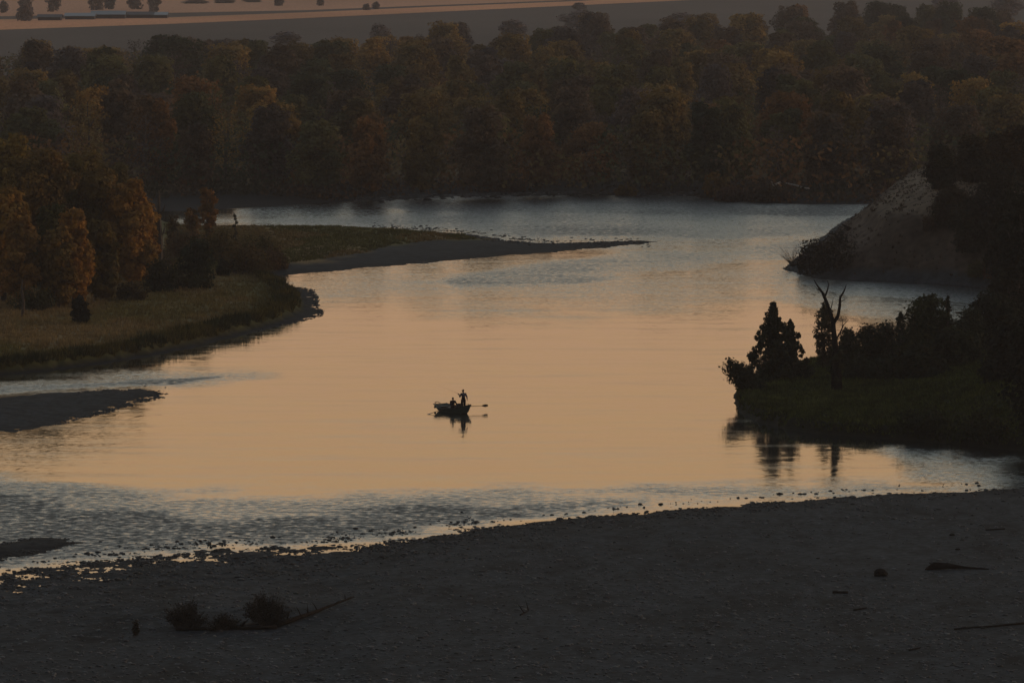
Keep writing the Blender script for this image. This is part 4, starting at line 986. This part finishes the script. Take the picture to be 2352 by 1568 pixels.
for i, (lb, px, py, wd, ht) in enumerate([
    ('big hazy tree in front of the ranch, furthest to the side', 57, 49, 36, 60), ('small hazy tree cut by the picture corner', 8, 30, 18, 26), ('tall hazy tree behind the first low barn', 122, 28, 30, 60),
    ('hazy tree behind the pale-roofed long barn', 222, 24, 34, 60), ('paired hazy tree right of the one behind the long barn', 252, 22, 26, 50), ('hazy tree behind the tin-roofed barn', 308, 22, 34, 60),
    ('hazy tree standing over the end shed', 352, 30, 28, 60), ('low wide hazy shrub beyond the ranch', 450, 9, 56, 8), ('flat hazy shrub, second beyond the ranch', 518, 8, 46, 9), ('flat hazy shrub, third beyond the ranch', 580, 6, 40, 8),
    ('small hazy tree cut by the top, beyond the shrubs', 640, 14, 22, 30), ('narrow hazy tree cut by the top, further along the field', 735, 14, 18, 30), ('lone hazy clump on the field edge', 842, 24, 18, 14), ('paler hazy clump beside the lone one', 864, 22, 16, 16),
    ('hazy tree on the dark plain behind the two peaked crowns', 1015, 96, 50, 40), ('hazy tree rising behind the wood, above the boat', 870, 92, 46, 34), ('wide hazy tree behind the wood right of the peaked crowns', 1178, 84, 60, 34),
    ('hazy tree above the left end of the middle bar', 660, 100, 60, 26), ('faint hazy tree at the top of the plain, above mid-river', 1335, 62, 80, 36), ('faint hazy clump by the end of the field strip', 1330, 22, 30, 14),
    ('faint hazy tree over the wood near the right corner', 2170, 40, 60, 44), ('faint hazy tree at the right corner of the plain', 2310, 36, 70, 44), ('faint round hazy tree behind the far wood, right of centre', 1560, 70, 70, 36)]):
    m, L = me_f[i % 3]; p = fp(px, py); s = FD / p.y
    plant('distant_tree', lb, 'tree', p, [('crown', m), ('trunk', tf[i % 3])], HZG, i * 1.3, (wd * 1.25 / s / 8.5, wd * 1.25 / s / 8.5, ht * 1.1 / s / 10), (.19, .155, .145))  # crown colour lightened to stand in for thicker haze
# ---------------------------------------------------------------- drift boat with two anglers
BO = Vector((*G(1039.5, 945.8)[:2], 0.0))      # point on the water under the rower; everything below is in metres round it
ax = Vector((.57, -.82, 0)).normalized(); pd = Vector((.82, .57, 0)).normalized()    # towards the bow / towards the far side
M_hull = plain('hull_paint', (.075, .095, .085), rough=.55, spec=.3, nscale=2); M_in = plain('boat_inside', (.10, .115, .105), rough=.7, nscale=3)
M_gun = plain('gunwale_wood', (.035, .032, .028), rough=.5); M_oar = plain('oar_shaft', (.05, .035, .028), rough=.5); M_blade = plain('oar_blade', (.022, .018, .022), rough=.5)
M_skin = plain('skin', (.11, .060, .045), rough=.6); M_jacket = plain('blue_grey_shirt', (.085, .085, .115), rough=.9, nscale=6); M_vest = plain('dark_vest', (.020, .018, .026), rough=.9)
M_trous = plain('dark_waders', (.030, .018, .018), rough=.9); M_cap = plain('dark_cap', (.035, .020, .018), rough=.9); M_black = plain('black_gear', (.02, .02, .022), rough=.7)
def bw(x, y, z): return ax * x + pd * y + Vector((0, 0, z))
boat = bpy.data.objects.new('drift_boat', None); sc.collection.objects.link(boat); boat.location = BO
tag(boat, 'dark grey-green drift boat with upswept ends, in mid river with two people aboard', 'boat')
NS = 17
def station(t):
    """t 0 at the stern, 1 at the bow: gunwale x, half beam, sheer; chine x, half width, bottom"""
    xg = -2.0 + 4.75 * t; xb = -1.72 + 4.15 * t
    f = math.sin(math.pi * (.20 + .80 * t)) ** .75 if t < .999 else 0
    hb = .96 * f + .02; hc = .66 * (math.sin(math.pi * (.17 + .83 * t)) ** .9 if t < .999 else 0) + .015
    zg = .30 + .52 * max(0, (t - .40) / .60) ** 1.8 + .30 * max(0, (.44 - t) / .44) ** 1.6
    zb = -.10 + .30 * max(0, (t - .5) / .5) ** 2.2 + .18 * max(0, (.35 - t) / .35) ** 2
    return xg, hb, zg, xb, hc, zb
def shell(off, dz):
    V = []
    for i in range(NS):
        xg, hb, zg, xb, hc, zb = station(i / (NS - 1))
        hb = max(hb - off, .004); hc = max(hc - off, .003)
        for s_ in (1, -1):
            for k in range(4):
                f = k / 3
                V.append((s_, i, xb + (xg - xb) * f, s_ * (hc + (hb - hc) * (f ** .85)), zb + dz + (zg - zb - dz) * f))
    return V
def hull_faces(V):
    P = [tuple(bw(v[2], v[3], v[4])) for v in V]; F = []
    def ix(i, s_, k): return i * 8 + (0 if s_ == 1 else 4) + k
    for i in range(NS - 1):
        for k in range(3):
            F.append((ix(i, 1, k), ix(i + 1, 1, k), ix(i + 1, 1, k + 1), ix(i, 1, k + 1))); F.append((ix(i, -1, k), ix(i, -1, k + 1), ix(i + 1, -1, k + 1), ix(i + 1, -1, k)))
        F.append((ix(i, 1, 0), ix(i, -1, 0), ix(i + 1, -1, 0), ix(i + 1, 1, 0)))
    for k in range(3): F.append((ix(0, 1, k), ix(0, 1, k + 1), ix(0, -1, k + 1), ix(0, -1, k)))
    return P, F
P, F = hull_faces(shell(0, 0)); link('hull', new_mesh('hull', P, F, M_hull, None, False), boat)
P, F = hull_faces(shell(.03, .05)); link('lining', new_mesh('lining', P, [f[::-1] for f in F], M_in), boat)
for s_ in (1, -1):
    pts = []
    for i in range(NS):
        xg, hb, zg, *_ = station(i / (NS - 1)); pts.append(bw(xg, s_ * hb, zg + .01))
    link('gunwale', new_mesh('gunwale', *tube(pts, [.035] * NS, 6), M_gun, None, True), boat)
def box_bm(x0, x1, y0, y1, z0, z1, tf=bw):
    V = [tf(x, y, z) for z in (z0, z1) for x, y in ((x0, y0), (x1, y0), (x1, y1), (x0, y1))]
    return [tuple(v) for v in V], [(0, 3, 2, 1), (4, 5, 6, 7), (0, 1, 5, 4), (1, 2, 6, 5), (2, 3, 7, 6), (3, 0, 4, 7)]
link('rowing_seat', new_mesh('rowing_seat', *join([box_bm(-.18, .20, -.55, .55, .36, .42), box_bm(-.14, .16, -.2, .2, .0, .36)]), M_gun), boat)
link('stern_seat', new_mesh('stern_seat', *join([box_bm(-1.5, -1.15, -.45, .45, .38, .44), box_bm(-1.45, -1.2, -.2, .2, .05, .38)]), M_gun), boat)
link('bow_deck', new_mesh('bow_deck', *join([box_bm(1.35, 1.95, -.42, .42, .26, .31), box_bm(1.4, 1.9, -.25, .25, .0, .26)]), M_gun), boat)
link('leg_brace', new_mesh('leg_brace', *join([tube([bw(1.85, -.40, .3), bw(1.95, -.32, .84), bw(1.95, .32, .84), bw(1.85, .40, .3)], [.02] * 4, 6)]), M_gun, None, True), boat)
aa = link('anchor_arm', new_mesh('anchor_arm', *join([tube([bw(-1.75, -.1, .66), bw(-2.2, -.12, .74), bw(-2.48, -.14, .66)], [.03, .028, .03], 6)]), M_gun), boat)
link('pulley', new_mesh('pulley', *tube([bw(-2.46, -.18, .64), bw(-2.46, -.10, .64)], [.045, .045], 8), M_black), aa)
LR = bw(.45, .90, .45); LL = bw(.45, -.90, .45)
for nm, q in (('oarlock', LR), ('oarlock', LL)):
    link(nm, new_mesh(nm, *tube([q - Vector((0, 0, .10)), q], [.018, .02], 6), M_black), boat)
# anchor hanging from its rope
apos = bw(-2.50, -.14, .28)
an = bpy.data.objects.new('anchor', None); sc.collection.objects.link(an); an.location = BO + apos; tag(an, 'dark lead anchor hanging on a short rope off the stern of the boat', 'anchor')
link('weight', new_mesh('weight', *tube([(0, 0, -.12), (0, 0, -.08), (0, 0, .04), (0, 0, .12)], [.03, .10, .085, .02], 10), M_black, None, True), an)
link('rope', new_mesh('rope', *tube([(0, 0, .10), (0.02, 0, .37)], [.009, .009], 5), M_black), an)
# oars
def oar(label, tip, lock, over, flatup):
    u_ = (tip - lock).normalized(); L = (tip - lock).length; hd = lock - u_ * over
    e = bpy.data.objects.new('oar', None); sc.collection.objects.link(e); e.location = BO + lock; tag(e, label, 'oar', 'oars of the drift boat')
    link('shaft', new_mesh('shaft', *tube([hd - lock, Vector((0, 0, 0)), u_ * (L - .62)], [.026, .028, .022], 8), M_oar, None, True), e)
    link('grip', new_mesh('grip', *tube([hd - lock - u_ * .01, hd - lock + u_ * .14], [.02, .02], 8), M_black, None, True), e)
    side = u_.cross(Vector((0, 0, 1))).normalized(); nrm_ = side.cross(u_).normalized()
    wv, tv = (nrm_, side) if flatup else (side, nrm_)
    V = []; ws = [.03, .07, .105, .115, .10, .06]; n = len(ws)
    for i, w_ in enumerate(ws):
        c = u_ * (L - .66 + .66 * i / (n - 1))
        for a, b_ in ((1, 1), (-1, 1), (-1, -1), (1, -1)): V.append(c + wv * w_ * a + tv * .012 * b_)
    F = []
    for i in range(n - 1):
        for k in range(4): F.append((i * 4 + k, i * 4 + (k + 1) % 4, i * 4 + 4 + (k + 1) % 4, i * 4 + 4 + k))
    F.append((3, 2, 1, 0)); F.append(tuple((n - 1) * 4 + k for k in range(4)))
    link('blade', new_mesh('blade', V, F, M_blade), e)
    return BO + hd
hR = oar('oar lifted clear of the water beyond the bow, blade broadside', Vector((3.04, 1.7, .42)), LR, .60, True)
hL = oar('oar on the near side with its blade dipping in the water', Vector((-2.2, -2.7, -.03)), LL, .62, False)
# gear box
gb = bpy.data.objects.new('gear_box', None); sc.collection.objects.link(gb); gb.location = BO + bw(1.02, .12, 0); tag(gb, 'dark gear box standing in the boat between the two people', 'box')
idt = lambda x, y, z: ax * x + pd * y + Vector((0, 0, z))
link('box', new_mesh('box', *box_bm(-.18, .18, -.2, .2, .02, .72, idt), M_black), gb)
link('lid', new_mesh('lid', *box_bm(-.2, .2, -.22, .22, .722, .80, idt), M_vest), gb)

# people: one skinned, remeshed body each; clothes are their own meshes
def skin_obj(chains, sub=2, voxel=None, extra=None, name='body', mat=None, across=None):
    """limb chains of (point, radius) swept with many overlapping rounds and fused by a voxel remesh into ONE continuous surface;
    a radius pair is (half width along the shoulder line, half depth)"""
    across = across or Vector((1, 0, 0)); a0 = across.normalized(); b0 = Vector((0, 0, 1)).cross(a0).normalized()
    parts = list(extra or [])
    for ch in chains:
        for (p, r), (q, r2) in zip(ch, ch[1:]):
            p, q = Vector(p), Vector(q); L = (q - p).length
            ra = r if isinstance(r, tuple) else (r, r); rb = r2 if isinstance(r2, tuple) else (r2, r2)
            n = max(2, int(L / (min(min(ra), min(rb)) * .35)) + 1)
            for k in range(n + 1):
                f = k / n; c = p.lerp(q, f); w_, d_ = ra[0] * (1 - f) + rb[0] * f, ra[1] * (1 - f) + rb[1] * f
                V, F = ellipsoid((0, 0, 0), (w_, d_, min(w_, d_) * .95), n=12)
                parts.append(([tuple(c + a0 * x + b0 * y + Vector((0, 0, z))) for x, y, z in V], F))
    V, F = join(parts); out = bpy.data.meshes.new('tmp2'); out.from_pydata([tuple(v) for v in V], [], F); out.update()
    o = bpy.data.objects.new('tmp', out); sc.collection.objects.link(o); m = o.modifiers.new('r', 'REMESH'); m.mode = 'VOXEL'; m.voxel_size = voxel or .012; m.use_smooth_shade = True
    m = o.modifiers.new('sm', 'SMOOTH'); m.factor = .4; m.iterations = 2
    dg = bpy.context.evaluated_depsgraph_get(); dg.update(); out = bpy.data.meshes.new_from_object(o.evaluated_get(dg)); bpy.data.objects.remove(o)
    out.name = name; out.materials.clear(); out.materials.append(mat); out.polygons.foreach_set('use_smooth', np.ones(len(out.polygons), bool)); return out
def ellipsoid(c, r, fwd=None, n=12):
    V = []; F = []; m = n // 2
    V.append((c[0], c[1], c[2] + r[2]))
    for i in range(1, m):
        for k in range(n):
            a, b_ = math.pi * i / m, 2 * math.pi * k / n
            V.append((c[0] + r[0] * math.sin(a) * math.cos(b_), c[1] + r[1] * math.sin(a) * math.sin(b_), c[2] + r[2] * math.cos(a)))
    V.append((c[0], c[1], c[2] - r[2])); e = len(V) - 1
    for k in range(n):
        F.append((0, 1 + k, 1 + (k + 1) % n)); F.append((e, 1 + (m - 2) * n + (k + 1) % n, 1 + (m - 2) * n + k))
        for i in range(m - 2): F.append((1 + i * n + k, 1 + (i + 1) * n + k, 1 + (i + 1) * n + (k + 1) % n, 1 + i * n + (k + 1) % n))
    return V, F
def head(c, f):
    """skull, jaw, nose, ears, brow turned towards the unit vector f"""
    c = Vector(c); f = Vector(f).normalized(); s_ = f.cross(Vector((0, 0, 1))).normalized(); u_ = Vector((0, 0, 1))
    E = [ellipsoid(c + u_ * .02, (.082, .092, .112)), ellipsoid(c + f * .028 - u_ * .06, (.058, .060, .062)), ellipsoid(c + f * .098 - u_ * .008, (.014, .014, .028), n=8),
         ellipsoid(c + s_ * .084, (.018, .02, .03), n=8), ellipsoid(c - s_ * .084, (.018, .02, .03), n=8), ellipsoid(c + f * .072 + u_ * .032, (.05, .05, .014), n=8), ellipsoid(c + f * .08 - u_ * .055, (.026, .022, .01), n=8)]
    for k in (1, -1): E.append(ellipsoid(c + f * .080 + s_ * .032 * k + u_ * .012, (.013, .013, .010), n=8))
    return E
def hand(wr, d, n, curl=.9):
    """palm and five fingers from the wrist wr along d, n = palm normal (fingers curl towards it)"""
    wr = Vector(wr); d = Vector(d).normalized(); n = Vector(n); n = (n - d * n.dot(d)).normalized(); s_ = d.cross(n).normalized()
    out = [[(wr, .026), (wr + d * .045, .030), (wr + d * .085, .030)]]
    for k, (off, L) in enumerate(((-.033, .068), (-.011, .078), (.011, .074), (.033, .058))):
        b0 = wr + d * .082 + s_ * off; dd = d.copy(); pts = [(wr + d * .05 + s_ * off * .6, .012), (b0, .0105)]; p = b0
        for j in range(3):
            dd = (dd * math.cos(curl * .8) + n * math.sin(curl * .8)).normalized() if j else (dd * .9 + n * .35).normalized()
            p = p + dd * L / 3; pts.append((p, .0095 - .001 * j))
            n2 = n
        out.append(pts)
    t0 = wr + d * .03 - s_ * .028; out.append([(wr + d * .015, .016), (t0, .013), (t0 + (d * .6 - s_ * .5 + n * .5).normalized() * .032, .011), (t0 + (d * .8 - s_ * .1 + n * .9).normalized() * .062, .010)])
    return out
V3 = Vector
def person(label, J, face, hands, vest_mat, capped):
    """J: joints in metres round BO"""
    pel, chest, neck, hd_ = V3(J['pelvis']), V3(J['chest']), V3(J['neck']), V3(J['head'])
    e_parts = []
    waist = pel.lerp(chest, .45)
    torso = [(pel, (.155, .115)), (waist, (.145, .10)), (chest, (.175, .115)), (neck - (neck - chest) * .25, (.09, .075)), (neck, .055), (hd_ - V3((0, 0, .06)), .055)]
    ch = [torso]
    for s_ in 'LR':
        sh, el, wr = V3(J['sh' + s_]), V3(J['el' + s_]), V3(J['wr' + s_])
        ch.append([(chest + V3((0, 0, .06)), .09), (sh, .062), (sh.lerp(el, .5), .052), (el, .042), (el.lerp(wr, .4), .040), (wr, .026)])
        hp, kn, an_, toe = V3(J['hp' + s_]), V3(J['kn' + s_]), V3(J['an' + s_]), V3(J['toe' + s_])
        ch.append([(pel, .10), (hp, .088), (hp.lerp(kn, .5), .075), (kn, .056), (kn.lerp(an_, .35), .054), (an_, .040), (an_ + (toe - an_) * .4 - V3((0, 0, .015)), .040), (toe, .032)])
    extra = head(hd_, face)
    for s_ in 'LR':
        for c in hand(J['wr' + s_], *hands[s_]):
            extra.append(tube([p for p, r in c], [r for p, r in c], 8))
    acr = V3(J['shR']) - V3(J['shL']); acr.z = 0
    body = skin_obj(ch, 2, .0085, extra, 'person', M_skin, acr)
    o = link('person', body, None, BO); tag(o, label, 'person')
    # clothes
    def grow(c, k): return [(p, tuple(q + k for q in r) if isinstance(r, tuple) else r + k) for p, r in c]
    shirt = [grow(torso[:4], .020)]
    for s_ in 'LR':
        sh, el, wr = V3(J['sh' + s_]), V3(J['el' + s_]), V3(J['wr' + s_])
        shirt.append([(chest + V3((0, 0, .05)), .12), (sh, .088), (sh.lerp(el, .5), .074), (el, .062), (el.lerp(wr, .45), .056), (el.lerp(wr, .88), .044)])
    link('shirt', skin_obj(shirt, 2, .012, None, 'shirt', vest_mat, acr), o)
    tr = [[(waist, (.175, .13)), (pel, (.185, .145))]]
    for s_ in 'LR':
        hp, kn, an_ = V3(J['hp' + s_]), V3(J['kn' + s_]), V3(J['an' + s_]); tr.append([(pel, .13), (hp, .120), (hp.lerp(kn, .5), .112), (kn, .094), (kn.lerp(an_, .5), .088), (an_, .080)])
    link('waders', skin_obj(tr, 2, .012, None, 'waders', M_trous, acr), o)
    for s_ in 'LR':
        an_, toe = V3(J['an' + s_]), V3(J['toe' + s_]); link('boot', skin_obj([[(an_ + V3((0, 0, .06)), .062), (an_ - V3((0, 0, .01)), .058), (an_.lerp(toe, .5) - V3((0, 0, .02)), .052), (toe, .046), (toe + (toe - an_) * .15, .038)]], 2, .010, None, 'boot', M_black, acr), o)
    f = V3(face).normalized()
    cV = [ellipsoid(hd_ + V3((0, 0, .045)) - f * .006, (.094, .102, .100))]
    keep = [v for v in cV[0][0]]
    cV = ([(x, y, max(z, hd_.z + .035)) for x, y, z in cV[0][0]], cV[0][1])
    parts = [cV]
    if capped:
        s2 = f.cross(V3((0, 0, 1))); c = hd_ + f * .12 + V3((0, 0, .05)); parts.append(ellipsoid(c, (.065, .065, .010)))
    link('cap' if capped else 'hair', new_mesh('cap', *join(parts), M_cap, None, True), o)
    return o
rel = lambda p: p - BO
# standing angler: on the bow deck, facing left and away
S = bw(1.65, 0, 0); sx_, sy_ = S.x, S.y
f1 = V3((-.92, .35, 0)); r1 = V3((.35, .92, 0))
J = dict(pelvis=(sx_, sy_, 1.20), chest=(sx_ + .01, sy_, 1.58), neck=(sx_, sy_, 1.76), head=(sx_ - .015, sy_, 1.925),
         shL=(sx_ - .17, sy_ - .10, 1.68), elL=(sx_ - .29, sy_ - .16, 1.43), wrL=(sx_ - .38, sy_ + .02, 1.62),
         shR=(sx_ + .18, sy_ + .08, 1.68), elR=(sx_ + .30, sy_ + .06, 1.43), wrR=(sx_ + .33, sy_ - .08, 1.22),
         hpL=(sx_ - .10, sy_ - .05, 1.15), knL=(sx_ - .12, sy_ - .10, .75), anL=(sx_ - .12, sy_ - .08, .385), toeL=(sx_ - .26, sy_ - .03, .35),
         hpR=(sx_ + .10, sy_ + .05, 1.15), knR=(sx_ + .11, sy_ + .06, .75), anR=(sx_ + .12, sy_ + .10, .385), toeR=(sx_ - .02, sy_ + .16, .35))
person('person standing in the bow in a blue-grey shirt and dark waders, casting a fishing rod', J, f1, {'L': ((-.75, .35, .45), (.2, -.3, .8), 1.0), 'R': ((.1, -.25, -.95), (-.9, .2, 0), .55)}, M_jacket, True)
# seated rower facing the bow
sx_, sy_ = 0.0, 0.0
f2 = V3((.5, -.85, 0))
hr, hl = hR - BO, hL - BO
wR = hr + V3((-.07, .06, .02)); wL = hl + V3((.02, .09, .03))
J = dict(pelvis=(0, 0, .52), chest=(.03, -.05, .86), neck=(.03, -.06, 1.00), head=(.03, -.08, 1.14),
         shL=(-.14, -.12, .93), elL=(-.20, -.28, .70), wrL=tuple(wL), shR=(.20, .02, .93), elR=(.34, .02, .68), wrR=tuple(wR),
         hpL=(-.06, -.06, .50), knL=(.10, -.46, .56), anL=(.28, -.66, .14), toeL=(.36, -.80, .09),
         hpR=(.11, .02, .50), knR=(.34, -.28, .56), anR=(.50, -.52, .14), toeR=(.58, -.66, .09))
person('person sitting amidships in dark clothes, holding both oars', J, f2, {'L': (tuple((hl - wL)), (0, -.2, -1), 1.1), 'R': (tuple((hr - wR)), (.1, -.1, -1), 1.1)}, M_vest, False)
# fishing rod
S = bw(1.65, 0, 0); hnd = V3((S.x - .44, S.y + .07, 1.69)); tipr = hnd + V3((-1.75, .9, .62))
e = bpy.data.objects.new('fishing_rod', None); sc.collection.objects.link(e); e.location = BO + hnd; tag(e, 'thin fishing rod raised over the boat by the standing person', 'fishing rod')
link('blank', new_mesh('blank', *tube([(0, 0, 0), (tipr - hnd) * .5 + V3((0, 0, .05)), tipr - hnd], [.007, .005, .0025], 5), M_black), e)
link('handle', new_mesh('handle', *tube([(tipr - hnd) * -.12, (tipr - hnd) * .06], [.015, .014], 6), M_oar), e)
link('reel', new_mesh('reel', *tube([(.01, -.05, -.06), (.01, 0.0, -.06)], [.045, .045], 10), M_black), e)
